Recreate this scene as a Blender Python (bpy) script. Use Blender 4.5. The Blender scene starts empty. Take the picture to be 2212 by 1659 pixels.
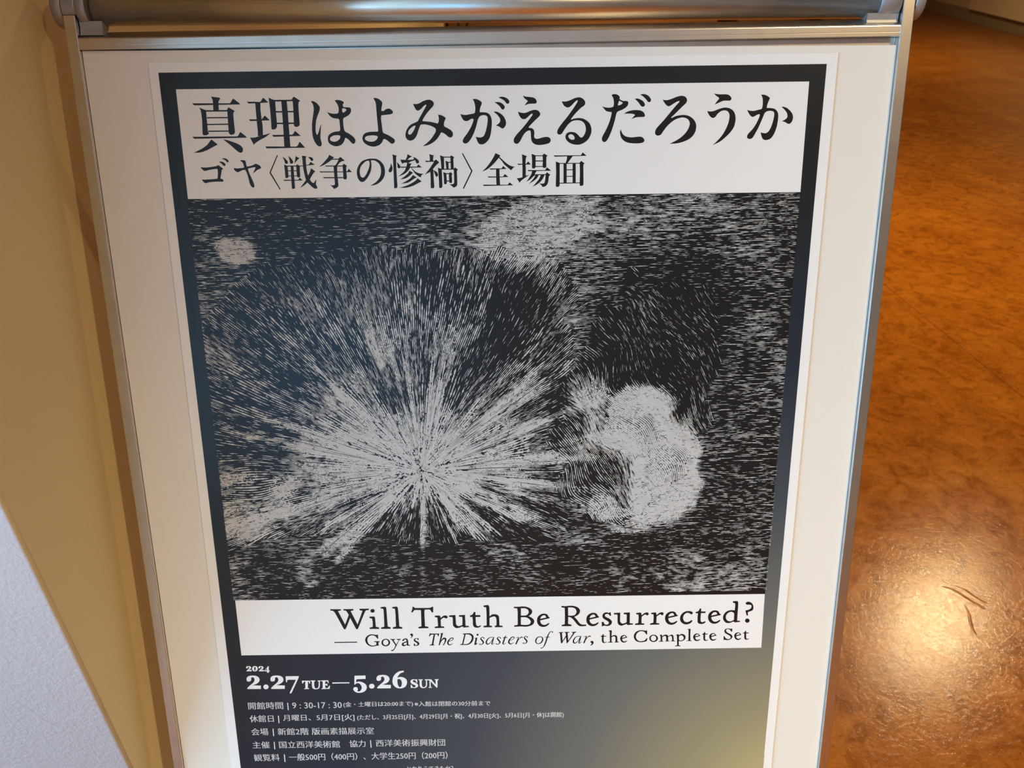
import bpy, bmesh, math, random
import numpy as np
from mathutils import Vector, Matrix
from mathutils.geometry import tessellate_polygon

S = bpy.context.scene
COL = S.collection
# ------------------------------------------------------------------ camera
cd = bpy.data.cameras.new('camera'); cam = bpy.data.objects.new('camera', cd); COL.objects.link(cam)
cam.matrix_world = Matrix(((0.99976, 0.014497, -0.016396, 0.0),
                           (-0.021638, 0.542422, -0.839827, 0.0),
                           (-0.003281, 0.839981, 0.542606, 1.5),
                           (0, 0, 0, 1)))
cd.sensor_width = 36.0; cd.lens = 1650.0 / 2212.0 * 36.0
cd.clip_start = 0.02
cd.dof.use_dof = True; cd.dof.focus_distance = 0.86; cd.dof.aperture_fstop = 11.0
S.camera = cam
# ------------------------------------------------------------------ daylight outside the windows, exposure
w = bpy.data.worlds.new('daylight'); S.world = w; w.use_nodes = True
wb = w.node_tree.nodes['Background']; wb.inputs[0].default_value = (.35, .65, 1.0, 1); wb.inputs[1].default_value = 16.8
S.view_settings.view_transform = 'Standard'; S.view_settings.look = 'None'
S.view_settings.exposure = 0.0; S.view_settings.gamma = 1.0; S.view_settings.use_curve_mapping = False
try:
    S.cycles.use_denoising = True
    S.cycles.max_bounces = 8; S.cycles.diffuse_bounces = 5
    S.cycles.sample_clamp_indirect = 6.0
except Exception: pass
CEIL = 3.0
for k, (c, rot, sx, sy) in enumerate((((-4.66, -1.85, 1.45), (0, -math.pi/2, 0), 2.3, 3.7), ((-1.45, -4.46, 1.55), (math.pi/2, 0, 0), 1.7, 1.7))):
    ld = bpy.data.lights.new('window_portal', 'AREA'); ld.shape = 'RECTANGLE'; ld.size = sx; ld.size_y = sy
    ld.cycles.is_portal = True
    lo = bpy.data.objects.new('window_portal', ld); COL.objects.link(lo); lo.location = c; lo.rotation_euler = rot
WARM = (1.0, .74, .37)
LAMPS = [(3.1, 3.63, 50, 160, 'round warm downlight over the floor right of the stand'), (1.55, 3.75, 45, 120, 'round warm downlight over the floor behind the stand'), (1.4, -.6, 49, 120, 'round warm downlight nearest the viewer'), (-.6, -2.4, 56, 120, 'round warm downlight in front of the two windows'), (3.6, -2.2, 20, 120, 'round warm downlight near the back right corner of the room'), (.4, 8.2, 30, 120, 'round warm downlight beside the far end of the cream wall'), (4.2, 8.6, 48, 120, 'round warm downlight near the skirting of the right wall'), (1.8, 12.0, 30, 120, 'round warm downlight farthest from the stand')]
# ------------------------------------------------------------------ materials
def mat(name, col, rough=.5, metal=0., spec=.5, **kw):
    m = bpy.data.materials.new(name); m.use_nodes = True
    b = m.node_tree.nodes['Principled BSDF']
    b.inputs['Base Color'].default_value = (*col, 1); b.inputs['Roughness'].default_value = rough
    b.inputs['Metallic'].default_value = metal; b.inputs['Specular IOR Level'].default_value = spec
    for k, v in kw.items(): b.inputs[k.replace('_', ' ')].default_value = v
    return m
def nd(m, typ, **kw):
    n = m.node_tree.nodes.new(typ)
    for k, v in kw.items(): setattr(n, k, v)
    return n
def lk(m, a, b): m.node_tree.links.new(a, b)
def bsdf(m): return m.node_tree.nodes['Principled BSDF']
def ramp(m, fac, stops):
    r = nd(m, 'ShaderNodeValToRGB'); e = r.color_ramp.elements
    while len(e) < len(stops): e.new(.5)
    for q, (p, c) in zip(e, stops): q.position = p; q.color = (*c, 1)
    lk(m, fac, r.inputs[0]); return r.outputs[0]
def noise(m, scale, detail=4., rough=.55, stretch=None, dist=0.):
    tc = nd(m, 'ShaderNodeTexCoord'); src = tc.outputs['Object']
    if stretch:
        mp = nd(m, 'ShaderNodeMapping'); mp.inputs['Scale'].default_value = stretch
        lk(m, src, mp.inputs[0]); src = mp.outputs[0]
    n = nd(m, 'ShaderNodeTexNoise'); n.inputs['Scale'].default_value = scale; n.inputs['Detail'].default_value = detail
    n.inputs['Roughness'].default_value = rough; n.inputs['Distortion'].default_value = dist
    lk(m, src, n.inputs['Vector']); return n.outputs[0]
def bump(m, h, strength, dist):
    b = nd(m, 'ShaderNodeBump'); b.inputs['Strength'].default_value = strength; b.inputs['Distance'].default_value = dist
    lk(m, h, b.inputs['Height']); lk(m, b.outputs[0], bsdf(m).inputs['Normal'])

PAPER = (.80, .80, .79)
m_paper = mat('coated_paper', PAPER, .42, spec=.5)
m_ink = mat('black_ink', (.010, .0095, .010), .27, spec=.35)
m_navy = mat('dark_slate_ink', (.012, .016, .020), .27, spec=.4)
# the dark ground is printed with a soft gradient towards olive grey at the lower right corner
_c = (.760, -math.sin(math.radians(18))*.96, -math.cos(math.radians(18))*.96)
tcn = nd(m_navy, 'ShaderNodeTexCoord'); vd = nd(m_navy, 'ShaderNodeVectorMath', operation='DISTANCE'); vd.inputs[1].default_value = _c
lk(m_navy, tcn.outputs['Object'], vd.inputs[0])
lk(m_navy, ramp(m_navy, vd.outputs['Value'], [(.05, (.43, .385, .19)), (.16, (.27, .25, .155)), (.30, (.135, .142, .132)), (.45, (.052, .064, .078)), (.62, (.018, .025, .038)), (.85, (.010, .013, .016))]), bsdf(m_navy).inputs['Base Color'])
m_white = mat('unprinted_paper_white', PAPER, .42, spec=.5)
m_etch = mat('etching_paper_grey', (.50, .50, .50), .42, spec=.5)
m_board = mat('white_laminate_board', (.74, .715, .66), .45, spec=.4)
m_core = mat('foam_board_core', (.8, .78, .72), .8)
m_alu = mat('satin_anodised_aluminium', (.66, .63, .58), .26, 1.)
n_ = noise(m_alu, 40, 3, stretch=(1, 1, 1)); lk(m_alu, ramp(m_alu, n_, [(.3, (.62, .59, .54)), (.7, (.69, .66, .61))]), bsdf(m_alu).inputs['Base Color'])
m_tube = mat('brushed_aluminium_tube', (.70, .68, .64), .22, 1.)
lk(m_tube, ramp(m_tube, noise(m_tube, 500, 2, stretch=(.02, 1, 1)), [(.3, (.27,)*3), (.7, (.31,)*3)]), bsdf(m_tube).inputs['Roughness'])
m_cap = mat('grey_cast_end_cap', (.34, .335, .34), .45, .55)
m_black = mat('black_rubber', (.012, .012, .013), .55)
m_blackmetal = mat('black_painted_steel', (.015, .014, .014), .4)
m_seat = mat('dark_upholstery', (.03, .028, .03), .8)

def plaster(name, c, sc=120, st=.12):
    m = mat(name, c, .75, spec=.25)
    c2 = tuple(x*.93 for x in c)
    lk(m, ramp(m, noise(m, 2.2, 5), [(.35, c2), (.65, c)]), bsdf(m).inputs['Base Color'])
    bump(m, noise(m, sc, 4), st, .003)
    return m
m_wall = plaster('cream_painted_plaster', (.69, .595, .35))
m_white_wall = plaster('white_painted_plaster', (.77, .765, .775), 160, .25)
m_pale = plaster('pale_tan_wall_paint', (.62, .50, .33))
m_pink = plaster('pinkish_beige_panel', (.55, .42, .30))
m_ceil = plaster('ceiling_paint', (.72, .69, .62))
m_base = mat('grey_brown_vinyl_skirting', (.25, .19, .12), .5)
m_room = plaster('beige_wall_paint', (.66, .58, .44))
m_frame = mat('window_frame_paint', (.4, .4, .4), .4)
m_glass = mat('window_glass', (1, 1, 1), .0, spec=.5, Transmission_Weight=1.0, IOR=1.0)
m_lamp = mat('lamp_lens', (1, 1, 1), .4); bsdf(m_lamp).inputs['Emission Color'].default_value = (*WARM, 1); bsdf(m_lamp).inputs['Emission Strength'].default_value = 12.

# marbled linoleum
m_lino = mat('orange_brown_marbled_linoleum', (.30, .09, .015), .34, spec=.5)
n1 = noise(m_lino, 3.2, 6, .6, dist=.6); n2 = noise(m_lino, 105, 6, .72, stretch=(1, 1.5, 1), dist=1.0); n3 = noise(m_lino, 17, 6, .6, dist=.9)
c1 = ramp(m_lino, n1, [(.30, (.23, .066, .005)), (.50, (.29, .092, .007)), (.70, (.34, .118, .009))])
c2 = ramp(m_lino, n3, [(.33, (.66, .60, .5)), (.50, (.95, .95, .95)), (.68, (1.12, 1.16, 1.2))])
c3 = ramp(m_lino, n2, [(.33, (.40, .32, .22)), (.43, (.93, .92, .90)), (.62, (1.02, 1.02, 1.02)), (.80, (1.10, 1.14, 1.2))])
def mul(m, a, b):
    x = nd(m, 'ShaderNodeMix', data_type='RGBA', blend_type='MULTIPLY', clamp_result=False); x.inputs[0].default_value = 1
    lk(m, a, x.inputs[6]); lk(m, b, x.inputs[7]); return x.outputs[2]
lk(m_lino, mul(m_lino, mul(m_lino, c1, c2), c3), bsdf(m_lino).inputs['Base Color'])
nb = noise(m_lino, 95, 5, .65, dist=.8); nc = noise(m_lino, 430, 2, .5)
ma = nd(m_lino, 'ShaderNodeMath', operation='MULTIPLY_ADD'); lk(m_lino, nc, ma.inputs[0]); ma.inputs[1].default_value = .35; lk(m_lino, nb, ma.inputs[2])
bump(m_lino, ma.outputs[0], .6, .00055)
lk(m_lino, ramp(m_lino, n3, [(.3, (.15,)*3), (.7, (.21,)*3)]), bsdf(m_lino).inputs['Roughness'])

# ------------------------------------------------------------------ helpers
def tag(o, label=None, cat=None, group=None, kind=None):
    for k, v in (('label', label), ('category', cat), ('group', group), ('kind', kind)):
        if v: o[k] = v
    return o
def obj(name, verts, faces, m, parent=None, org=(0, 0, 0), smooth=False):
    me = bpy.data.meshes.new(name); org = Vector(org)
    me.from_pydata([tuple(Vector(v) - org) for v in verts], [], faces); me.update()
    if isinstance(m, (list, tuple)):
        for x in m: me.materials.append(x)
    else: me.materials.append(m)
    if smooth:
        for p in me.polygons: p.use_smooth = True
    o = bpy.data.objects.new(name, me); COL.objects.link(o)
    if parent: o.parent = parent
    else: o.location = org
    return o
def empty(name, loc):
    o = bpy.data.objects.new(name, None); COL.objects.link(o); o.location = loc; o.empty_display_size = .1
    return o
BOXF = [(0, 1, 2, 3), (7, 6, 5, 4), (0, 4, 5, 1), (1, 5, 6, 2), (2, 6, 7, 3), (3, 7, 4, 0)]
def box8(f, a, b):
    """eight corners of a box given through a mapping f"""
    (x0, y0, z0), (x1, y1, z1) = a, b
    return [f(*p) for p in ((x0, y0, z0), (x0, y1, z0), (x1, y1, z0), (x1, y0, z0), (x0, y0, z1), (x0, y1, z1), (x1, y1, z1), (x1, y0, z1))]
def ident(x, y, z): return Vector((x, y, z))
def box(name, a, b, m, parent=None, org=None, f=ident, bevel=0., seg=2):
    if org is None: org = (0, 0, 0)
    o = obj(name, box8(f, a, b), BOXF, m, parent, org)
    bm = bmesh.new(); bm.from_mesh(o.data); bmesh.ops.recalc_face_normals(bm, faces=bm.faces)
    if bevel:
        bmesh.ops.bevel(bm, geom=list(bm.edges), offset=bevel, segments=seg, profile=.5, affect='EDGES')
    bm.to_mesh(o.data); bm.free()
    return o
def prism(name, prof, x0, x1, f, m, parent, org, smooth=False, shear=None):
    """profile (list of 2-D points) swept along u from x0 to x1 through mapping f(u, a, b)"""
    n = len(prof); V = []
    for x in (x0, x1):
        for a, b in prof: V.append(f(x, a, b))
    F = [(i, (i+1) % n, n+(i+1) % n, n+i) for i in range(n)] + [tuple(range(n-1, -1, -1)), tuple(range(n, 2*n))]
    o = obj(name, V, F, m, parent, org)
    bm = bmesh.new(); bm.from_mesh(o.data); bmesh.ops.recalc_face_normals(bm, faces=bm.faces); bm.to_mesh(o.data); bm.free()
    if smooth:
        for p in o.data.polygons: p.use_smooth = len(p.vertices) == 4
    return o
def tube(name, p, q, r, m, parent=None, org=(0, 0, 0), n=20):
    p, q = Vector(p), Vector(q); d = (q-p).normalized(); a = d.orthogonal().normalized(); b = d.cross(a)
    V = [c + r*(a*math.cos(2*math.pi*i/n) + b*math.sin(2*math.pi*i/n)) for c in (p, q) for i in range(n)]
    F = [(i, (i+1) % n, n+(i+1) % n, n+i) for i in range(n)] + [tuple(range(n-1, -1, -1)), tuple(range(n, 2*n))]
    o = obj(name, V, F, m, parent, org)
    for pl in o.data.polygons: pl.use_smooth = len(pl.vertices) == 4
    return o

# ------------------------------------------------------------------ the room
X0, X1, Y0, Y1 = -4.6, 6.38, -4.4, 14.0
CX, CY, WEND = -.475, .56, 7.85
floor = box('floor', (X0-.2, Y0-.2, -.12), (X1+.2, Y1+.2, -.003), m_base); tag(floor, kind='structure')
# sheets of linoleum butted at long seams that run away from the viewer
sx = lambda y: 1.7318 + (1.8371-1.7318)/(2.1825-3.2273)*(y-3.2273)
edges = [-4.8, -3.65, -1.85, -.05, None, 3.55, 5.35, 6.58]
def sheet(k):
    def ex(e, y, s): return (sx(y) if e is None else e + (sx(y)-1.75 if abs(e) < 4.5 and e not in (-4.8, 6.58) else 0)) + s*.0014
    e0, e1 = edges[k], edges[k+1]; V = []
    for z in (-.003, 0.):
        V += [(ex(e0, Y0-.2, 1), Y0-.2, z), (ex(e1, Y0-.2, -1), Y0-.2, z), (ex(e1, Y1+.2, -1), Y1+.2, z), (ex(e0, Y1+.2, 1), Y1+.2, z)]
    return obj('floor_sheet', V, [(3, 2, 1, 0), (4, 5, 6, 7), (0, 1, 5, 4), (1, 2, 6, 5), (2, 3, 7, 6), (3, 0, 4, 7)], m_lino, floor)
for k in range(len(edges)-1): sheet(k)
def blister(p, q, wd, h):
    # raised wrinkle in the linoleum
    p, q = Vector(p), Vector(q); d = q-p; e = Vector((-d.y, d.x, 0)).normalized(); V = []; F = []; n, k = 14, 6
    for i in range(n+1):
        s = i/n; prof = math.sin(math.pi*s)**.7
        for j in range(k+1):
            t = j/k*2-1; V.append(p + d*s + e*(t*wd*(.35+.65*prof)) + e*(.003*math.sin(s*7)) + Vector((0, 0, .0001 + h*prof*math.cos(t*math.pi/2)**2)))
    for i in range(n):
        for j in range(k): a = i*(k+1)+j; F.append((a, a+1, a+k+2, a+k+1))
    o = obj('raised_wrinkle', V, F, m_lino, floor, smooth=True)
    bm = bmesh.new(); bm.from_mesh(o.data); bmesh.ops.reverse_faces(bm, faces=[f for f in bm.faces if f.normal.z < 0]); bm.to_mesh(o.data); bm.free()
blister((1.1279, 1.3354, 0), (1.1953, 1.2618, 0), 0.011, 0.0008)
blister((1.1578, 1.3378, 0), (1.2101, 1.2761, 0), 0.008, 0.0007)
blister((1.1510, 1.2790, 0), (1.1295, 1.1741, 0), 0.004, 0.0006)

ceiling = tag(box('ceiling', (X0-.2, Y0-.2, CEIL), (X1+.2, Y1+.2, CEIL+.12), m_ceil), kind='structure')
# the cream wall beside the stand, its rounded arris and its white end face
def corner_wall():
    r = .005; out = []
    pts = [(CX, WEND)]
    for i in range(7):
        t = math.pi/2*i/6
        pts.append((CX - r + r*math.cos(t), CY + r - r*math.sin(t)))
    pts += [(X0, CY), (X0, WEND)]
    n = len(pts); V = [(x, y, z) for z in (0, CEIL) for x, y in pts]
    F = [(i, (i+1) % n, n+(i+1) % n, n+i) for i in range(n)] + [tuple(range(n-1, -1, -1)), tuple(range(n, 2*n))]
    o = obj('wall_left', V, F, [m_wall, m_white_wall])
    for p in o.data.polygons:
        c = p.center
        if abs(c.y-CY) < .0028 and c.x < CX-.0026: p.material_index = 1
        if c.y < CY+r*1.01 and len(p.vertices) == 4: p.use_smooth = True
    bm = bmesh.new(); bm.from_mesh(o.data); bmesh.ops.recalc_face_normals(bm, faces=bm.faces); bm.to_mesh(o.data); bm.free()
    return tag(o, kind='structure')
wl = corner_wall()
def scuff(pts, y, wd, m):
    V = []; F = []
    for i, (x, z) in enumerate(pts):
        h = wd*(.3 + .7*math.sin(math.pi*(i+.5)/len(pts))); V += [(x, y, z+h/2), (x, y, z-h/2)]
        if i: F.append((2*i-2, 2*i-1, 2*i+1, 2*i))
    return obj('scuff_mark', V, F, m, wl)
m_scuff = mat('grey_scuff', (.42, .41, .43), .8)
scuff([(-0.5645, 0.7003), (-0.5567, 0.6884), (-0.5505, 0.6746), (-0.5438, 0.6652), (-0.5359, 0.6556)], CY-.0004, .0009, m_scuff)
tag(box('wall_right', (X1, Y0-.2, 0), (X1+.2, Y1+.2, CEIL), m_pink), kind='structure')
tag(box('wall_far', (X0-.2, Y1, 0), (X1, Y1+.2, CEIL), m_pale), kind='structure')
tag(box('baseboard_right', (X1-.012, Y0, 0), (X1, Y1, .15), m_base, bevel=.003), kind='structure')
tag(box('trim_1', (X1-.05, 6.0, .152), (X1, 11.15, CEIL), m_pale, bevel=.004), kind='structure')
def wall_with_opening(name, axis, pos, a0, a1, o0, o1, z0, z1, s):
    """wall in the plane axis=pos from a0 to a1 with an opening o0..o1, z0..z1; s is the outward side"""
    f = (lambda a, b, c: Vector((b, a, c))) if axis == 'x' else (lambda a, b, c: Vector((a, b, c)))
    p0, p1 = sorted((pos, pos+s*.2)); V = []; F = []
    for (u0, u1, w0, w1) in ((a0, o0, 0, CEIL), (o1, a1, 0, CEIL), (o0, o1, 0, z0), (o0, o1, z1, CEIL)):
        k = len(V); V += box8(f, (u0, p0, w0), (u1, p1, w1)); F += [tuple(i+k for i in q) for q in BOXF]
    o = obj(name, V, F, m_room)
    bm = bmesh.new(); bm.from_mesh(o.data); bmesh.ops.recalc_face_normals(bm, faces=bm.faces); bm.to_mesh(o.data); bm.free()
    return tag(o, kind='structure')
wall_with_opening('wall_window_side', 'x', X0, Y0-.2, Y1+.2, -3.7, 0.0, .3, 2.6, -1)
wall_with_opening('wall_back', 'y', Y0, X0-.2, X1+.2, -2.3, -.6, .7, 2.4, -1)
def window(i, axis, pos, o0, o1, z0, z1, s, n):
    f = (lambda a, b, c: Vector((b, a, c))) if axis == 'x' else (lambda a, b, c: Vector((a, b, c)))
    mid = f((o0+o1)/2, pos+s*.08, z0)
    r = empty('window_%d' % i, mid); tag(r, kind='structure')
    p0, p1 = sorted((pos+s*.05, pos+s*.11)); t = .05
    for (u0, u1, w0, w1) in ((o0, o1, z0, z0+t), (o0, o1, z1-t, z1), (o0, o0+t, z0+t, z1-t), (o1-t, o1, z0+t, z1-t)):
        box('window_frame', (u0, p0, w0), (u1, p1, w1), m_frame, r, mid, f)
    for k in range(1, n):
        c = o0 + (o1-o0)*k/n; box('mullion', (c-t/2, p0, z0+t), (c+t/2, p1, z1-t), m_frame, r, mid, f)
window(1, 'x', X0, -3.7, 0.0, .3, 2.6, -1, 3)
window(2, 'y', Y0, -2.3, -.6, .7, 2.4, -1, 2)
m_tint = bpy.data.materials.new('daylight_dimming_tint'); m_tint.use_nodes = True  # tint that cuts the back window's daylight and its reflection
for q_ in list(m_tint.node_tree.nodes): m_tint.node_tree.nodes.remove(q_)
_t = nd(m_tint, 'ShaderNodeBsdfTransparent'); _t.inputs[0].default_value = ((.17*.72)**.5, .17**.5, (.17*1.15)**.5, 1); _o = nd(m_tint, 'ShaderNodeOutputMaterial'); lk(m_tint, _t.outputs[0], _o.inputs[0])
w2 = [o for o in COL.objects if o.name == 'window_2'][0]
box('dimming_pane', (-2.26, Y0-.083, .74), (-.64, Y0-.077, 2.36), m_tint, w2, w2.location)  # unseen pane, added only to dim the daylight through the back window

# ceiling downlights
def downlight(x, y, power, size=.12, spread=120):
    r = empty('ceiling_downlight', (x, y, CEIL-.02))
    n = 24; V = []; F = []
    for ring, (rr, zz) in enumerate(((.075, CEIL), (.095, CEIL-.004), (.098, CEIL-.012), (.07, CEIL-.012), (.066, CEIL-.002))):
        V += [(x+rr*math.cos(2*math.pi*i/n), y+rr*math.sin(2*math.pi*i/n), zz) for i in range(n)]
    for a in range(4): F += [(a*n+i, a*n+(i+1) % n, (a+1)*n+(i+1) % n, (a+1)*n+i) for i in range(n)]
    obj('lamp_bezel', V, F, m_frame, r, r.location, True)
    V = [(x+.066*math.cos(2*math.pi*i/n), y+.066*math.sin(2*math.pi*i/n), CEIL-.003) for i in range(n)]
    obj('lamp_lens', V, [tuple(range(n-1, -1, -1))], m_lamp, r, r.location)
    ld = bpy.data.lights.new('downlight', 'AREA'); ld.shape = 'DISK'; ld.size = size; ld.energy = power; ld.color = WARM; ld.spread = math.radians(spread)
    lo = bpy.data.objects.new('downlight', ld); COL.objects.link(lo); lo.parent = r; lo.location = (0, 0, 0.0)
    return r
for k, (x, y, p, sp, lab) in enumerate(LAMPS):
    tag(downlight(x, y, p, .12, sp), lab, 'ceiling light', 'warm ceiling downlights')

# ------------------------------------------------------------------ the poster stand
LEAN = math.radians(18.0)
O = Vector((-0.36329293, 0.86316937, 1.34948512))
EV = Vector((0, -math.sin(LEAN), -math.cos(LEAN))); EN = Vector((0, -math.cos(LEAN), math.sin(LEAN)))
def P(u, v, n):
    """point of the leaning panel: u across, v down, n towards the viewer, all mm from the sheet's top left corner"""
    return O + Vector((u/1000, 0, 0)) + EV*(v/1000) + EN*(n/1000)
SH = lambda u: -8.0*(u+68)/860.0            # the cross rails climb a little to the right
def PS(u, v, n): return P(u, v + SH(u), n)
def PT(u, v, n): return P(u, v - 3.0*(u+68)/860.0, n)
vfloor = O.z/math.cos(LEAN)*1000
root = empty('poster_stand', (O.x+.364, P(0, vfloor, 0).y, 0))
tag(root, 'floor-standing aluminium poster frame with a round tube along its top, leaning beside the cream wall', 'poster stand')
ro = root.location
def pbox(name, a, b, m, bevel=.0006, f=P): return box(name, a, b, m, root, ro, f, bevel)
for u0, u1, vt in ((-80.2, -68.0, -46), (791.2, 803.6, -82)):
    up = pbox('upright', (u0, vt, -22), (u1, vfloor-16, 2.6), m_alu, .0009)
    ft = tube('rubber_foot', P((u0+u1)/2, vfloor-18, -9), P((u0+u1)/2, vfloor-6, -9), .011, m_black, up, ro)
# top rail: flat face, bright rounded edge and a face sloping back above it
R_ = [(-12.8, 1.7), (-16.3, 1.7), (-16.7, 1.58), (-17.1, 1.7), (-22.3, 1.7)]
for i in range(5):
    t = math.pi/2*i/4*.68; R_.append((-22.5 - 2.6*math.sin(t), -.9 + 2.6*math.cos(t)))
R_ += [(-31.8, -12.0), (-31.8, -20), (-12.8, -20)]
prism('top_rail', R_, -68.0, 791.2, PS, m_alu, root, ro)
pbox('back_rail', (-68, -12.8, -20), (791.2, -4, -7.5), m_alu, f=PS)
pbox('bottom_rail', (-68, 1090, -20), (791.2, 1112, 2.8), m_alu)
board = pbox('backing_board', (-67.6, -12.4, -6.6), (790.9, 1089.6, -1.6), m_board, 0)
board['label'] = 'white backing board behind the sheet'
# header tube with cast end caps
VC, NC, RT = -55.3, -15.0, 17.0
def cyl_panel(name, u0, u1, r, m, n=64, ins=0., parent=None, seg=None):
    prof = [(VC + r*math.cos(2*math.pi*i/n), NC + r*math.sin(2*math.pi*i/n)) for i in range(n)]
    return prism(name, prof, u0, u1, PT, m, root if parent is None else parent, ro, True)
tb = cyl_panel('header_tube', -52, 778, RT, m_tube); tb['label'] = 'round brushed metal tube'
def end_cap(outer, u_in, ua, ub, slot, clip_u):
    """cast cap round the tube end: two collars either side of the upright and a bridge over it, with a tongue clipped on the rail"""
    def collar(name, a, b, r, parent, vmax=None):
        n = 48; V = []; F = []
        s = 1 if b > a else -1
        prof = [(a, r-1.2), (a+.9*s, r), (b-.9*s, r), (b, r-.8)]
        for u, rr in prof:
            for i in range(n):
                t = 2*math.pi*i/n; v = VC+rr*math.cos(t)
                if vmax is not None: v = min(v, vmax)
                V.append(PT(u, v, NC+rr*math.sin(t)))
        for k in range(len(prof)-1): F += [(k*n+i, k*n+(i+1) % n, (k+1)*n+(i+1) % n, (k+1)*n+i) for i in range(n)]
        F += [tuple(range(n)), tuple(range(3*n, 4*n))]
        o = obj(name, V, F, m_cap, parent, ro)
        bm = bmesh.new(); bm.from_mesh(o.data); bmesh.ops.recalc_face_normals(bm, faces=bm.faces); bm.to_mesh(o.data); bm.free()
        for p in o.data.polygons: p.use_smooth = len(p.vertices) == 4 and vmax is None
        return o
    o = collar('end_cap', outer, ua, RC, root)
    collar('inner_collar', ub, u_in, RC, o)
    if slot is not None: collar('bridge', ua, ub, RC-.3, o, slot)
    a, b = sorted((ub, clip_u))
    prof2 = [(VC+RC-5, NC+12), (VC+RC+1.5, NC+11), (-27.5, -2.2), (-28.5, -9), (VC+RC, -18), (VC+RC-8, -17)]
    prism('clip', prof2, a, b, PT, m_cap, o, ro)
    return o
RC = 19.2
end_cap(-92, -57, -81.2, -67.2, -46.5, -44)
end_cap(815, 768, 804.6, 790.2, None, 757)
# rear legs, spreader and feet
for u0 in (-60, 772):
    p0 = P(u0+6, 60, -30); p1 = Vector((p0.x, p0.y+.36, .014))
    lg = tube('rear_leg', p0, p1, .010, m_alu, root, ro)
    tube('rubber_foot', p1 - Vector((0, 0, .013)), p1 + Vector((0, 0, .012)), .013, m_black, lg, ro)
    tube('hinge', P(u0-8, 60, -30), P(u0+20, 60, -30), .008, m_blackmetal, root, ro)
    box('hinge_plate', (u0-2, 50, -34), (u0+14, 70, -6.8), m_blackmetal, root, ro, P)
pa, pb = Vector((P(-54, 0, 0).x, P(0, 60, -30).y+.36*.82, .25)), Vector((P(778, 0, 0).x, P(0, 60, -30).y+.36*.82, .25))
tube('spreader_bar', pa, pb, .007, m_alu, root, ro)
pbox('foot_rail', (-68, vfloor-120, -18), (791.2, vfloor-100, -2), m_alu)

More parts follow.
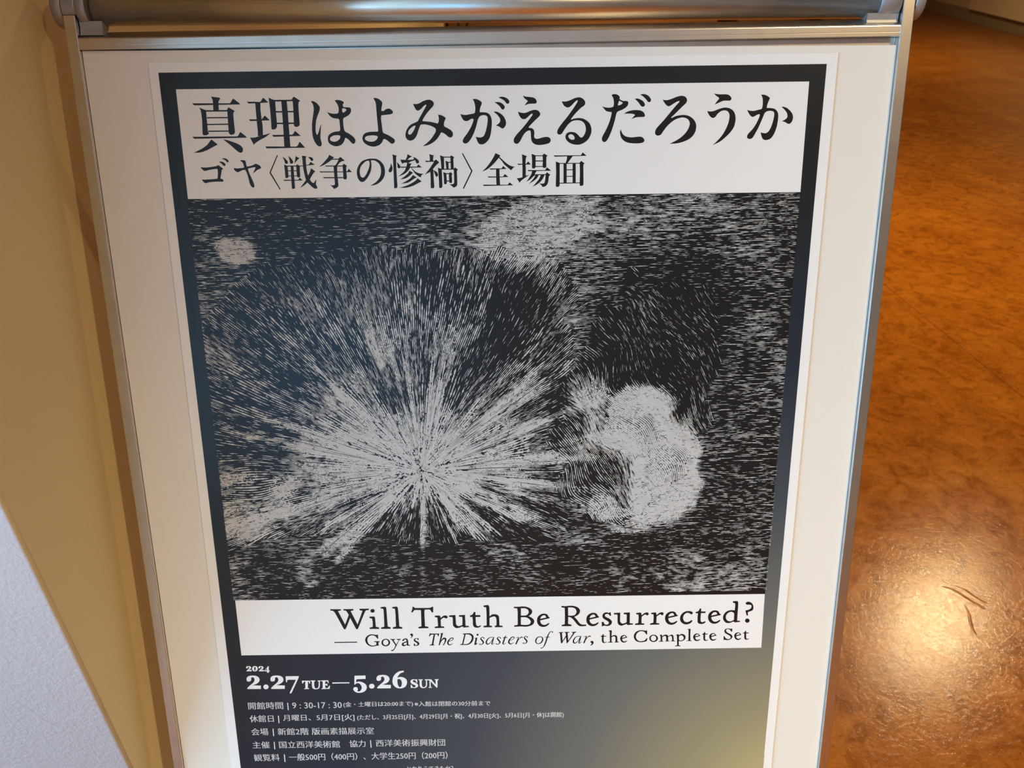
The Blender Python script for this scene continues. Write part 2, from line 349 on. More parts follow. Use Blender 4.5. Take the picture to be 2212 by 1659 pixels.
# ------------------------------------------------------------------ the printed sheet
# outlines of everything printed on the sheet, in 1/20 mm from the sheet's top left corner
# "*" marks a corner, "|" a hole, "~" a brush stroke with widths
PRINT = {
'title': """823,803* 858,846* 1831,835* 1824,815 1707,719* 1683,730 1637,792 1612,810*;
1236,672* 1400,695 1427,714* 1386,768 1379,806 1372,950* 1257,949* 1262,751 1249,707;
962,890* 1100,946* 1096,1155 1093,1393* 1109,1401 1103,1426 1057,1451 993,1451 974,1419 994,1154 990,967;
1540,947* 1568,904 1586,891* 1707,967* 1672,1011 1668,1215 1669,1381 1652,1425 1622,1442 1563,1444 1533,1402* 1541,1158 1549,972*;
1104,1085* 1554,1085* 1552,1110* 1101,1111*;
1094,1221* 1552,1219* 1549,1245* 1092,1246*;
1102,1359* 1549,1359* 1546,1383* 1099,1385*;
1085,946* 1569,945* 1566,974* 1093,975*;
748,1481* 782,1523* 1905,1511* 1891,1483 1791,1395* 1771,1402 1730,1465 1705,1481*;
1149,1538* 1274,1645* 1225,1667 1028,1761 884,1804 741,1809* 915,1732 1040,1654 1107,1582;
1398,1541* 1471,1552 1628,1604 1740,1655 1798,1717 1800,1773 1770,1815 1735,1818 1690,1795 1616,1727 1509,1630;
1978,778* 2014,820* 2438,801* 2341,707* 2323,713 2277,775 2253,788*;
2142,801* 2156,834 2154,976 2154,1164 2156,1385 2147,1485* 2259,1464* 2271,1275 2264,1164 2256,944 2269,797*;
1989,1137* 2017,1173* 2436,1160* 2342,1066* 2325,1071 2286,1115 2267,1136*;
1978,1508* 2045,1661* 2081,1624 2192,1558 2314,1498 2435,1412* 2343,1442 2260,1459* 2128,1496 2057,1509;
2449,700* 2511,733 2584,756* 2579,947 2580,1123 2580,1256 2564,1311 2526,1344 2468,1347 2453,1321 2457,1210 2458,946;
2931,748* 2969,699 2993,691* 3115,773* 3076,803 3064,951 3065,1226 3055,1271 3007,1298 2961,1292 2938,1259 2950,1005 2951,775*;
2711,757* 2826,758* 2830,982 2828,1213 2827,1710* 2695,1708* 2706,1279 2709,981;
2567,750* 2965,748* 2963,778* 2564,783*;
2576,976* 2952,973* 2950,1002* 2574,1004*;
2573,1209* 2950,1208* 2948,1239* 2570,1240*;
2450,1458* 2483,1497* 3070,1484* 2959,1384* 2941,1391 2908,1442 2877,1456*;
2285,1693* 2316,1735* 3141,1727* 3045,1610* 3021,1618 2987,1677 2950,1703*;
3336,783* 3382,780 3444,809 3498,865 3518,926 3493,1002 3455,1083 3421,1174 3403,1276 3394,1389 3406,1451 3421,1463 3445,1431 3485,1328 3512,1255* 3520,1262 3503,1380 3485,1524 3498,1596 3505,1648 3491,1689 3452,1704 3410,1683 3361,1615 3326,1512 3317,1378 3329,1224 3359,1082 3383,970 3384,889 3372,839;
3844,777* 3873,762 3937,763 4010,788 4035,814 4011,854 4009,884* 4034,907 4109,910 4162,921 4180,967 4160,1028 4098,1083 4009,1128* 3996,1169 3998,1292 4009,1374 4034,1410* 4096,1441 4179,1499 4224,1551 4235,1597 4213,1644 4180,1656 4148,1638 4098,1581 4047,1539 4015,1533* 3995,1590 3941,1662 3863,1698 3787,1702 3703,1670 3653,1618 3642,1546 3662,1484 3720,1433 3808,1403 3900,1395* 3920,1368 3919,1270 3915,1168 3896,1139* 3837,1135 3774,1121 3713,1075 3663,995* 3706,1019 3790,1037 3876,1035 3907,1015* 3916,955 3908,884 3880,823|3989,950 4006,930 4043,935 4079,956 4067,981 4017,1016 3994,1006|3688,1551 3714,1510 3770,1483 3835,1475 3894,1481 3914,1502 3901,1543 3860,1584 3794,1609 3740,1603 3698,1582;
4665,733* 4697,726 4760,739 4822,780 4852,825 4837,901 4822,982* 4864,993 4920,958 4974,943 5027,958 5068,1005 5060,1040 5011,1060 4925,1069 4819,1079* 4809,1135 4818,1268 4831,1412 4851,1443* 4925,1474 5009,1521 5072,1569 5083,1610 5063,1646 5019,1663 4982,1645 4919,1593 4867,1562 4834,1572* 4809,1623 4752,1680 4675,1710 4598,1718 4502,1693 4419,1635 4386,1562 4401,1490 4452,1439 4529,1417 4616,1410 4724,1409* 4734,1380 4728,1236 4719,1012 4714,850 4699,789|4441,1542 4470,1506 4546,1490 4633,1487 4697,1498 4718,1519 4699,1560 4648,1601 4572,1616 4497,1603 4450,1573;
5504,851* 5567,857 5635,844 5714,803 5794,777 5861,772 5916,794 5950,841 5934,899 5876,957 5806,1030 5747,1104 5706,1168 5693,1202* 5754,1209 5866,1220 5955,1239 6017,1256* 6041,1213 6044,1128 6031,1073* 6107,1088 6173,1124 6194,1151 6164,1214 6151,1278 6161,1316* 6222,1348 6288,1386 6332,1435 6339,1489 6318,1532 6283,1546 6239,1531 6173,1477 6106,1439 6078,1449* 6036,1519 5965,1599 5872,1663 5781,1700 5675,1721* 5759,1662 5853,1582 5924,1491 5966,1427 5973,1373 5952,1346 5886,1308 5797,1281 5730,1271 5656,1274* 5626,1327 5595,1402 5557,1498 5503,1568 5434,1600 5378,1594 5329,1550 5315,1485 5336,1400 5391,1315 5460,1262 5563,1220 5598,1199* 5634,1135 5694,1040 5753,945 5789,882 5779,872 5733,898 5675,955 5623,987 5584,986 5552,954|5543,1300* 5504,1299 5434,1347 5387,1400 5375,1454 5406,1478 5446,1460 5500,1390;
6782,766* 6854,766 6932,796 6976,844 6952,913 6928,987 6929,1034* 7017,1035 7084,1046 7139,1084 7172,1148 7184,1233 7174,1362 7155,1480 7120,1577 7062,1646 7004,1684 6947,1694 6897,1677 6869,1639 6848,1585 6829,1533* 6894,1548 6962,1543 7008,1511 7043,1436 7073,1329 7092,1222 7091,1137 7060,1102 7004,1093 6948,1104 6908,1135* 6879,1199 6842,1327 6782,1477 6712,1595 6654,1654 6608,1672 6563,1658 6547,1615 6577,1550 6647,1465 6717,1358 6765,1262 6789,1187 6778,1166 6744,1166 6687,1197 6631,1213 6575,1191 6537,1132 6509,1066* 6567,1081 6634,1085 6724,1070 6803,1055 6824,1034* 6833,965 6829,891 6808,817;
7330,739* 7392,724 7458,732 7525,764 7564,812 7558,849 7530,867 7496,854 7458,806 7402,769;
7244,838* 7301,829 7368,837 7423,869 7462,917 7456,964 7422,985 7394,969 7355,916 7300,868;
7228,1032* 7253,1021 7320,1034 7398,1081 7453,1145 7486,1225 7485,1290 7451,1348 7411,1369 7372,1353 7316,1320 7262,1309* 7316,1277 7356,1235 7363,1182 7335,1128 7286,1074;
7854,703* 7915,724 7990,733 8066,743 8122,770 8150,819 8145,854 8122,867 8065,869 7990,871 7943,884 7891,905* 7914,870 7957,822* 7943,799 7887,759;
7748,1029* 7810,1049 7876,1057 7942,1044 8027,1009 8112,994 8178,1010 8221,1055 8225,1095 8197,1135 8121,1202 8036,1282 7977,1345 7988,1361* 8045,1368 8083,1400 8100,1454 8094,1517 8101,1563 8139,1586 8197,1582 8282,1560 8368,1549 8425,1566 8454,1607 8445,1652 8407,1684 8330,1703 8216,1717 8139,1709 8072,1676 8034,1617 8025,1535 8021,1462 8011,1422 7983,1415 7940,1430 7883,1479 7835,1551 7796,1624 7748,1678 7705,1688 7662,1663 7649,1613 7673,1550 7740,1469 7836,1371 7931,1263 8008,1165 8060,1094 8055,1072 8027,1080 7970,1129 7913,1173 7865,1182 7818,1164 7771,1101;
8684,827* 8744,832 8810,824 8885,798 8970,763 9054,748 9120,764 9173,809 9195,863 9170,916 9104,960 9020,1039 8945,1119 8889,1191 8899,1201* 8946,1182 9031,1169 9126,1175 9212,1211 9289,1275 9328,1356 9337,1438 9317,1519 9266,1609 9190,1672 9095,1713 8990,1716 8884,1688 8807,1633 8773,1569 8783,1505 8825,1465 8901,1452 8978,1466 9035,1503 9083,1553 9117,1572 9160,1545 9192,1491 9213,1418 9204,1337 9165,1265 9098,1224 9013,1214 8927,1227 8852,1276 8786,1352 8730,1432 8692,1486 8644,1506 8601,1486 8594,1440 8624,1368 8700,1270 8784,1172 8869,1065 8953,950 9018,852 9031,817 9008,812 8961,847 8896,914 8839,949 8792,948 8735,912|8835,1547 8849,1515 8892,1499 8940,1520 8969,1561 8969,1598 8941,1614 8893,1608 8855,1583;
9751,712* 9788,693 9842,691 9897,711 9930,747 9926,788* 9953,808 10008,829 10084,831 10117,855 10113,906 10076,956 10002,1002 9937,1027 9884,1052* 9863,1103 9839,1215 9804,1339 9763,1462 9711,1576 9664,1648 9615,1669 9576,1642 9564,1595 9590,1523 9643,1430 9695,1317 9736,1204 9760,1102 9765,1053* 9710,1048 9645,1029 9595,978 9551,932* 9611,953 9698,964 9762,957 9800,941* 9809,878 9802,807 9785,756|9921,828 9954,841 9998,867 9966,900 9908,922* 9896,909 9906,864;
10369,702* 10425,693 10490,701 10556,737 10603,798 10601,839 10571,859 10538,848 10499,802 10437,746;
10253,790* 10309,783 10374,801 10441,842 10477,899 10471,934 10434,952 10395,934 10344,872 10300,826;
10031,1092* 10090,1054 10176,1026 10284,1016 10382,1025 10448,1057 10482,1108 10484,1144 10452,1159 10375,1160 10289,1168 10192,1200* 10234,1157 10274,1116* 10232,1096 10134,1087;
9972,1410* 9987,1454 10027,1516 10082,1553 10149,1571 10236,1575 10323,1566 10400,1563 10455,1582 10492,1630 10480,1671 10437,1692 10350,1703 10240,1700 10130,1684 10041,1641 9985,1578 9961,1506 9957,1443;
10856,810* 10927,821 11002,811 11087,781 11183,747 11269,735 11346,758 11384,819 11363,885 11301,941 11218,1022 11134,1103 11056,1174 11073,1185* 11147,1149 11244,1130 11342,1125 11441,1147 11531,1204 11590,1282 11610,1364 11599,1457 11549,1550 11465,1623 11336,1679 11206,1709 11041,1718* 11160,1662 11266,1600 11361,1518 11423,1435 11462,1342 11458,1270 11412,1208 11323,1176 11236,1186 11140,1221 11044,1287 10961,1369 10899,1451 10847,1524 10782,1546 10732,1523 10719,1471 10744,1398 10817,1316 10911,1214 11014,1092 11107,980 11190,889 11221,854 11209,840 11156,858 11071,908 11008,944 10964,938 10908,887;
11955,692* 12012,705 12099,713 12207,711 12284,730 12336,781 12338,817 12302,842 12237,841 12161,846 12087,876 11984,921* 12021,865 12074,799* 12059,774 12003,738;
11829,1049* 11891,1058 11967,1052 12031,1028 12116,999 12202,981 12290,990 12368,1026 12427,1093 12455,1186 12453,1289 12425,1392 12355,1495 12262,1588 12136,1686 11986,1753* 12080,1670 12172,1566 12242,1453 12290,1339 12316,1236 12319,1144 12296,1082 12250,1046 12184,1040 12120,1060 12058,1111 12017,1167 11964,1192 11908,1166 11861,1109;
12970,730* 13032,726 13099,746 13168,793 13151,854 13124,935 13118,996* 13205,999 13283,1013 13341,1055 13377,1122 13382,1225 13370,1359 13341,1473 13294,1576 13233,1638 13146,1658 13090,1642 13060,1605 13039,1553 13022,1496* 13080,1512 13146,1512 13198,1471 13241,1389 13271,1285 13290,1172 13287,1100 13254,1064 13188,1056 13123,1068 13082,1099* 13055,1170 13009,1294 12963,1407 12905,1521 12856,1604 12803,1632 12747,1618 12731,1571 12757,1519 12833,1437 12903,1334 12955,1221 12978,1139 12964,1123 12910,1138 12847,1174 12798,1168 12745,1116 12695,1032* 12762,1050 12839,1054 12925,1036 13000,1018 13018,1001* 13025,924 13018,822 12997,761;
13436,976* 13476,974 13554,1000 13636,1062 13691,1134 13706,1207 13687,1279 13647,1323 13603,1324 13546,1293 13469,1269* 13520,1246 13572,1205 13580,1154 13557,1092 13502,1030""",
'subtitle': """1321,1936* 1362,1930 1411,1933 1453,1959 1471,1990 1457,2012 1434,2011 1402,1976 1359,1951;
1255,2001* 1310,1997 1362,2015 1394,2050 1393,2076 1372,2091 1346,2080 1305,2036;
849,2111* 945,2118 1081,2108 1173,2094 1200,2089 1229,2075 1243,2072* 1337,2146* 1304,2176 1282,2255 1254,2351* 1297,2365 1317,2396 1301,2418 1228,2417 1119,2419 991,2432 916,2449* 879,2418 846,2367* 916,2373 1007,2366 1098,2363 1181,2355 1194,2342* 1210,2254 1214,2158 1199,2147* 1130,2155 1038,2169 932,2194* 886,2159;
1712,1982* 1745,1972 1808,1976 1837,1998 1840,2059 1853,2107* 1931,2095 1997,2073 2035,2054 2062,2050* 2131,2088 2161,2132* 2153,2145 2068,2183 2019,2218 1963,2253* 2003,2192 2036,2131 2028,2120* 1964,2130 1881,2147 1869,2164* 1890,2243 1926,2340 1962,2438 1977,2517 1960,2548 1937,2548 1900,2516 1878,2454 1861,2348 1836,2234 1810,2177* 1751,2180 1694,2206 1647,2223 1604,2205 1571,2170 1566,2133* 1619,2142 1701,2140 1779,2130 1792,2111* 1781,2058 1759,2014;
2523,1872* 2543,1881* 2358,2234* 2541,2594* 2520,2604* 2325,2240*;
2638,1910* 2680,1936 2721,1979 2745,2015 2737,2050 2710,2058 2683,2046 2671,1991;
2763,1890* 2803,1925 2843,1977 2859,2016 2845,2051 2816,2057 2793,2043 2782,1976;
2920,1899* 3005,1945* 2970,1966 2917,2017 2875,2061* 2893,2016 2910,1954;
2659,2069* 2692,2085 2729,2101* 2733,2220 2733,2322 2714,2350 2673,2355 2663,2330 2664,2219;
2801,2098* 2858,2099* 2857,2252 2856,2411 2857,2554 2847,2578 2805,2586 2786,2570 2788,2450 2792,2252;
2915,2099* 2942,2068* 2992,2104* 2994,2119 2990,2222 2986,2325 2972,2345 2940,2344 2918,2328 2917,2221 2917,2119*;
2723,2096* 2927,2095* 2926,2115* 2722,2117*;
2731,2196* 2919,2196* 2918,2213* 2730,2213*;
2730,2305* 2918,2304* 2917,2320* 2729,2321*;
2614,2390* 2635,2415* 3036,2411* 2984,2357* 2967,2358 2940,2392 2927,2396*;
2992,2100* 3066,2097* 3156,2082 3198,2074 3226,2029 3242,2026* 3324,2079* 3254,2089 3147,2099 2990,2119*;
3058,1891* 3158,1905* 3139,1940 3135,2042 3137,2176 3150,2271 3163,2307 3190,2382 3215,2430 3250,2463 3274,2463 3297,2431 3329,2384* 3325,2439 3317,2495 3341,2551 3335,2579 3302,2587 3258,2574 3196,2518 3136,2453 3101,2374 3078,2254 3064,2112 3063,1979;
3236,2155* 3321,2219* 3291,2249 3236,2319 3190,2390 3144,2446 3057,2516 2964,2567* 3044,2476 3107,2398 3163,2307 3201,2240;
3185,1925* 3226,1919 3274,1934 3296,1965 3290,1993 3264,2006 3245,1992 3219,1953;
3648,1878* 3750,1934* 3728,1953 3693,1984 3599,2046 3514,2093 3410,2131* 3484,2069 3563,1991 3615,1937;
3703,1963* 3866,1961* 3865,1981* 3685,1982*;
3842,1962* 3876,1931 3894,1930* 3979,2004* 3911,2018 3860,2049 3807,2111* 3750,2111* 3794,2064 3840,1986;
3540,2101* 3561,2123* 3929,2124* 3930,2105*;
3407,2222* 3430,2246* 4117,2245* 4056,2178* 4043,2182 4021,2220 3995,2230*;
3476,2344* 3499,2368* 3921,2370* 3922,2348*;
3917,2109* 3944,2073 3953,2069* 4021,2112* 4001,2137 3997,2263 3999,2359 3985,2390 3951,2399 3924,2378 3924,2263 3924,2128*;
3726,2107* 3808,2104* 3797,2261 3802,2420 3805,2500 3794,2548 3750,2579 3700,2595* 3681,2567 3655,2538 3615,2514* 3672,2519 3718,2511 3728,2491 3729,2419 3727,2261;
4576,1965 4662,1974 4733,2010 4795,2073 4831,2161 4835,2256 4814,2343 4760,2422 4683,2485 4590,2524 4491,2535* 4567,2499 4644,2444 4705,2373 4738,2302 4750,2223 4743,2136 4706,2065 4643,2017 4586,2002 4541,2007* 4550,2071 4545,2150 4524,2237 4478,2323 4425,2394 4373,2442 4323,2456 4275,2433 4237,2369 4222,2281 4232,2186 4279,2092 4357,2014 4449,1980 4515,1967|4496,2008* 4439,2019 4370,2069 4317,2132 4290,2211 4288,2282 4305,2338 4340,2362 4378,2350 4431,2283 4468,2212 4502,2126 4510,2055;
4975,2063* 4990,2107 5003,2162 4994,2217 4966,2253 4933,2256 4914,2233 4924,2193 4955,2138;
5009,1883* 5114,1911* 5096,1931 5087,2116 5088,2353 5091,2561 5081,2584 5048,2596 5019,2588 5019,2512 5022,2273 5022,2036 5019,1926;
5103,2045* 5131,2069 5165,2112 5176,2140* 5175,2160 5142,2175 5114,2159 5111,2100;
5340,1880* 5439,1934* 5406,1945 5364,1973 5339,1994* 5337,2027* 5288,2027* 5307,1976 5329,1937;
5293,1998* 5420,1997 5493,1979* 5492,2011* 5427,2028 5352,2063* 5270,2058 5220,2081* 5198,2038 5180,1987* 5232,1997;
5460,1938* 5520,1962 5567,2002 5586,2041 5573,2069 5548,2077 5520,2061 5509,2025 5486,1993;
5329,2015* 5352,2063 5425,2079* 5399,2107 5385,2150* 5380,2174 5345,2221 5285,2276 5209,2315 5117,2346* 5194,2291 5262,2228 5299,2157* 5313,2118 5327,2063;
5385,2150* 5417,2162* 5468,2222 5524,2262 5597,2287 5682,2297* 5645,2311 5623,2335 5608,2370* 5569,2350 5498,2294 5443,2222 5413,2172*;
5168,2140* 5184,2162* 5643,2162* 5575,2100* 5559,2106 5537,2140 5525,2143*;
5369,2225* 5445,2269* 5390,2316 5297,2379 5155,2414* 5257,2347 5334,2284;
5443,2317* 5521,2369* 5452,2404 5334,2475 5168,2501* 5277,2451 5379,2388;
5539,2388* 5627,2456* 5555,2489 5429,2548 5279,2586 5131,2585* 5281,2546 5416,2484 5492,2437;
5813,1885* 5916,1913* 5902,1935 5894,2009 5898,2037* 5821,2037* 5822,1956;
5823,2228* 5892,2202* 5892,2334 5893,2423 5899,2574 5887,2596 5850,2602 5821,2591 5824,2422;
5715,2021* 5738,2050* 5911,2044* 5849,2132 5782,2219 5701,2311* 5789,2272 5845,2237 5893,2185* 5949,2124 6025,2059* 5958,1999* 5940,2005 5921,2023 5907,2025*;
5891,2220* 5945,2247 5985,2291 5988,2327 5973,2355 5946,2357 5929,2326 5908,2264;
6046,1910* 6129,1940* 6129,2073 6127,2200* 6065,2200* 6061,2072;
6120,1940* 6279,1941* 6278,1962* 6119,1961*;
6265,1941* 6289,1913* 6355,1957* 6335,1987 6335,2101 6337,2202* 6273,2202* 6270,2074 6269,1960*;
6162,2025* 6225,2052* 6225,2201* 6173,2201* 6168,2117;
6216,2049* 6278,2048* 6278,2067* 6215,2069*;
5993,2168* 6074,2200* 6075,2336 6076,2567 6061,2593 6029,2602 6006,2588 6003,2424 5998,2291;
6056,2193* 6349,2193* 6348,2214* 6056,2214*;
6335,2198* 6363,2167* 6428,2212* 6404,2242 6405,2384 6403,2517 6388,2561 6328,2596* 6301,2578 6274,2551 6229,2524* 6293,2520 6326,2507 6336,2481 6337,2339 6334,2215*;
6104,2262* 6172,2289* 6174,2381 6176,2497 6156,2519 6123,2518 6113,2496 6114,2381;
6227,2289* 6257,2263* 6309,2303* 6290,2321 6291,2427 6290,2480 6271,2496 6239,2493 6230,2471 6226,2382 6226,2302*;
6163,2286* 6245,2287* 6245,2307* 6162,2306*;
6172,2442* 6231,2442* 6231,2463* 6171,2463*;
6521,1880* 6544,1871* 6746,2247* 6548,2620* 6522,2611* 6713,2247*;
7254,1875* 7358,1928* 7339,1953 7293,2009 7218,2092 7107,2187 7033,2231 6950,2261* 7053,2169 7137,2065 7202,1969;
7334,1953* 7384,1997 7474,2077 7565,2139 7638,2162 7679,2168* 7638,2184 7615,2210 7587,2238* 7528,2191 7446,2120 7392,2050 7316,1966*;
7116,2196* 7138,2221* 7486,2209* 7423,2151* 7409,2155 7386,2190 7368,2197*;
7258,2206* 7334,2207* 7335,2348 7344,2557* 7262,2556* 7258,2348;
7067,2365* 7094,2390* 7526,2381* 7458,2321* 7439,2326 7416,2363 7402,2369*;
6958,2538* 6990,2567* 7630,2557* 7557,2497* 7543,2503 7515,2537 7501,2544*;
7828,1905* 7940,1949* 7915,1976 7906,2087 7910,2221 7909,2365* 7834,2392* 7836,2221 7833,2023;
7721,2101* 7746,2126* 8021,2121* 7964,2060* 7952,2064 7931,2095 7910,2107*;
7710,2407* 7774,2507* 7801,2467 7876,2412 8004,2327* 7959,2345 7909,2357 7835,2388* 7777,2403;
8036,1897* 8125,1931* 8125,2065 8124,2168 8108,2200 8067,2206 8046,2187 8046,2025;
8273,1933* 8305,1901 8318,1898* 8388,1941* 8363,1965 8359,2067 8359,2170 8339,2194 8306,2197 8277,2173 8281,2051 8277,1948*;
8117,1931* 8289,1933* 8289,1950* 8117,1951*;
8116,2037* 8289,2039* 8289,2059* 8116,2059*;
8116,2156* 8289,2158* 8289,2176* 8116,2176*;
7943,2238* 7967,2262* 8467,2257* 8380,2188* 8363,2194 8339,2237 8326,2243*;
8046,2259* 8149,2257* 8108,2319 8116,2347* 8074,2374 8008,2437 7917,2488* 7975,2413 8033,2318;
8108,2328* 8347,2329* 8347,2349* 8107,2349*;
8124,2339* 8194,2339* 8157,2407 8082,2470 7970,2537* 8041,2462 8099,2390;
8240,2340* 8322,2341* 8273,2440 8182,2527 8057,2594* 8124,2519 8198,2431;
8339,2333* 8364,2296 8376,2290* 8451,2344* 8418,2374 8405,2465 8381,2545 8331,2589 8271,2600* 8256,2568 8207,2521* 8273,2528 8314,2516 8331,2465 8343,2349*;
8511,1935* 8540,1963* 9239,1951* 9160,1884* 9144,1889 9120,1928 9103,1939*;
8811,1953* 8939,1952* 8882,2025 8821,2107* 8775,2107* 8804,2032;
8567,2061* 8652,2098* 8653,2229 8654,2508 8651,2572 8622,2600 8576,2597 8568,2571 8573,2307;
9085,2102* 9109,2066 9130,2060* 9200,2113* 9172,2134 9174,2313 9178,2553 9161,2577 9120,2586 9095,2568 9096,2312 9089,2118*;
8635,2098* 9101,2098* 9101,2115* 8635,2115*;
8734,2110* 8804,2111* 8808,2521* 8737,2521*;
8934,2112* 9002,2113* 9007,2519* 8938,2519*;
8650,2512* 9102,2511* 9103,2528* 8650,2532*;
8801,2232* 8942,2231* 8942,2249* 8801,2250*;
8802,2373* 8943,2371* 8943,2388* 8803,2389*""",
'english_title': """2892,12917* 3161,12923* 3158,12959* 3084,12975* 3239,13364* 3348,13090* 3302,12993 3266,12962 3220,12961* 3223,12921* 3478,12923* 3475,12964* 3403,12979* 3555,13368* 3703,12980* 3628,12962* 3631,12919* 3869,12922* 3866,12962* 3799,12971 3763,13013 3562,13485 3542,13504 3518,13504 3505,13489* 3381,13178* 3251,13478 3230,13500 3206,13499 3193,13482* 3020,13062 2987,12997 2946,12963 2890,12957*;
4013,12987 4004,13013 3983,13033 3955,13039 3927,13031 3908,13011 3902,12984 3911,12958 3933,12938 3961,12932 3988,12940 4007,12960;
3870,13150* 3980,13147 4007,13175 4012,13267 4016,13441* 4097,13467* 4096,13510* 3854,13505* 3855,13465* 3935,13445* 3942,13309 3933,13211* 3868,13188*;
4166,12886* 4272,12874 4300,12891 4311,12950 4319,13442* 4394,13471* 4392,13513* 4147,13509* 4149,13468* 4232,13446* 4238,13153 4235,12948 4216,12932* 4164,12923*;
4460,12889* 4565,12877 4593,12894 4605,12953 4615,13446* 4690,13474* 4688,13516* 4443,13513* 4445,13471* 4528,13449* 4533,13156 4528,12952 4510,12935* 4458,12926*;
4973,12889* 5008,12896* 5042,12926 5229,12930 5415,12931 5475,12900* 5501,12904* 5495,13064* 5455,13063* 5425,12997 5396,12981 5279,12983* 5269,13086 5272,13457* 5357,13475* 5356,13515* 5102,13517* 5098,13477* 5178,13457* 5182,13216 5185,12992* 5039,12986 5009,13001 4966,13055* 4931,13049* 4964,12967;
5532,13158* 5642,13156 5670,13180 5680,13227* 5747,13169 5806,13157 5852,13184 5853,13224 5820,13246 5780,13229 5751,13222 5678,13280* 5678,13466* 5760,13478* 5759,13518* 5517,13518* 5516,13478* 5602,13464* 5600,13331 5593,13212* 5531,13204*;
5894,13159* 6056,13149* 6064,13341 6068,13421 6114,13469 6173,13464 6227,13438* 6232,13239 6221,13210* 6145,13204* 6146,13160* 6301,13151* 6308,13467* 6391,13471* 6392,13508* 6254,13519* 6229,13485* 6148,13519 6077,13531 6019,13500 5985,13433 5985,13234 5968,13207* 5896,13205*;
6529,13076* 6568,13077* 6568,13164* 6692,13167* 6691,13220* 6570,13220* 6575,13406 6597,13473 6644,13481 6692,13462* 6709,13482* 6655,13521 6584,13529 6526,13505 6497,13444 6495,13311 6485,13218* 6426,13217* 6425,13177* 6487,13145 6511,13113;
6779,12895* 6891,12884 6919,12918 6926,12990 6926,13208* 6992,13156 7062,13151 7121,13166 7161,13206 7172,13286 7175,13479* 7255,13488* 7255,13528* 7054,13526* 7055,13486* 7099,13471* 7101,13324 7084,13238 7038,13214 6979,13229 6925,13257* 6921,13473* 6984,13484* 6983,13524* 6767,13523* 6762,13483* 6847,13468* 6851,13120 6843,12949* 6778,12937*;
7551,12946* 7677,12949 7752,12942 7859,12953 7944,12988 8002,13043 8016,13110 7986,13175 7927,13222* 7996,13266 8055,13327 8069,13388 8039,13460 7963,13507 7856,13529 7748,13520 7552,13525* 7550,13486* 7630,13473 7644,13451* 7644,13102 7634,12996* 7551,12986*|7728,12995* 7837,13000 7901,13035 7927,13096 7911,13155 7857,13200 7727,13203*|7726,13254* 7846,13256 7921,13294 7974,13362 7974,13416 7931,13464 7834,13477 7725,13465*;
8761,12948* 8863,12958 8969,12948 9087,12959 9184,13003 9238,13076 9234,13148 9187,13219 9096,13272* 9156,13340 9232,13450 9287,13494 9406,13500* 9404,13541* 9298,13549 9223,13535 9157,13473 9081,13362 9005,13288 8940,13268* 8937,13468* 9026,13497* 9023,13540* 8770,13535* 8770,13495* 8851,13478* 8854,13248 8847,13008* 8761,12992*|8932,12998* 9034,13000 9109,13031 9148,13098 9143,13158 9101,13218 9036,13234 8938,13232*;
8466,13276* 8463,13298* 8221,13355* 8232,13416 8275,13471 8340,13485 8393,13462 8436,13433* 8460,13451* 8415,13505 8350,13540 8286,13547 8210,13519 8157,13451 8138,13365 8152,13269 8200,13204 8275,13163 8350,13163 8403,13190 8436,13251*|8221,13309* 8248,13247 8302,13212 8350,13219 8374,13274*;
9732,13281* 9729,13303* 9488,13360* 9500,13421 9544,13477 9609,13490 9663,13467 9705,13438* 9729,13456* 9685,13510 9621,13545 9556,13552 9480,13524 9425,13456 9405,13370 9417,13274 9464,13209 9539,13168 9614,13167 9668,13195 9702,13256*|9488,13314* 9513,13252 9567,13217 9615,13224 9640,13279*;
11758,13285* 11756,13306* 11515,13364* 11529,13425 11574,13481 11640,13494 11693,13471 11735,13442* 11759,13460* 11716,13514 11653,13549 11588,13556 11511,13528 11455,13460 11431,13374 11441,13278 11487,13212 11561,13172 11636,13171 11691,13199 11726,13260*|11513,13318* 11538,13256 11590,13221 11639,13228 11665,13283*;
12867,13279* 12865,13301* 12625,13359* 12640,13420 12686,13476 12752,13489 12805,13466 12846,13437* 12871,13455* 12829,13509 12766,13544 12701,13551 12624,13523 12566,13455 12541,13369 12550,13273 12595,13207 12668,13166 12744,13166 12799,13193 12835,13255*|12623,13313* 12646,13250 12698,13215 12747,13222 12774,13277*;
10000,13159* 10027,13157* 10041,13263* 10007,13262* 9982,13223 9933,13206 9890,13221 9881,13259 9916,13298 9984,13332 10044,13388 10066,13443 10047,13508 9989,13550 9921,13554 9873,13542 9829,13560* 9807,13557* 9804,13432* 9846,13429* 9876,13493 9925,13516 9969,13501 9985,13463 9967,13424 9898,13374 9839,13329 9817,13274 9827,13209 9874,13167 9932,13159 9981,13178;
10111,13181* 10273,13173* 10275,13338 10277,13426 10308,13475 10357,13493 10443,13457* 10442,13255* 10432,13228* 10364,13226* 10363,13179* 10522,13172* 10523,13344 10527,13486* 10608,13493* 10609,13529* 10470,13539* 10445,13508* 10368,13537 10310,13555 10251,13529 10216,13479 10208,13381 10205,13239* 10185,13228 10113,13228*;
10683,13193* 10794,13185 10814,13209 10827,13263* 10882,13210 10948,13181 10998,13202 11001,13246 10971,13272 10931,13249 10902,13246 10827,13307* 10828,13492* 10902,13503* 10903,13540* 10667,13541* 10663,13502* 10745,13485* 10750,13338 10742,13240* 10684,13233*;
11067,13196* 11178,13188 11199,13212 11212,13266* 11266,13213 11333,13184 11382,13205 11386,13249 11356,13275 11316,13252 11287,13249 11212,13310* 11214,13496* 11288,13506* 11289,13543* 11054,13545* 11049,13505* 11131,13488* 11136,13341 11127,13243* 11069,13236*;
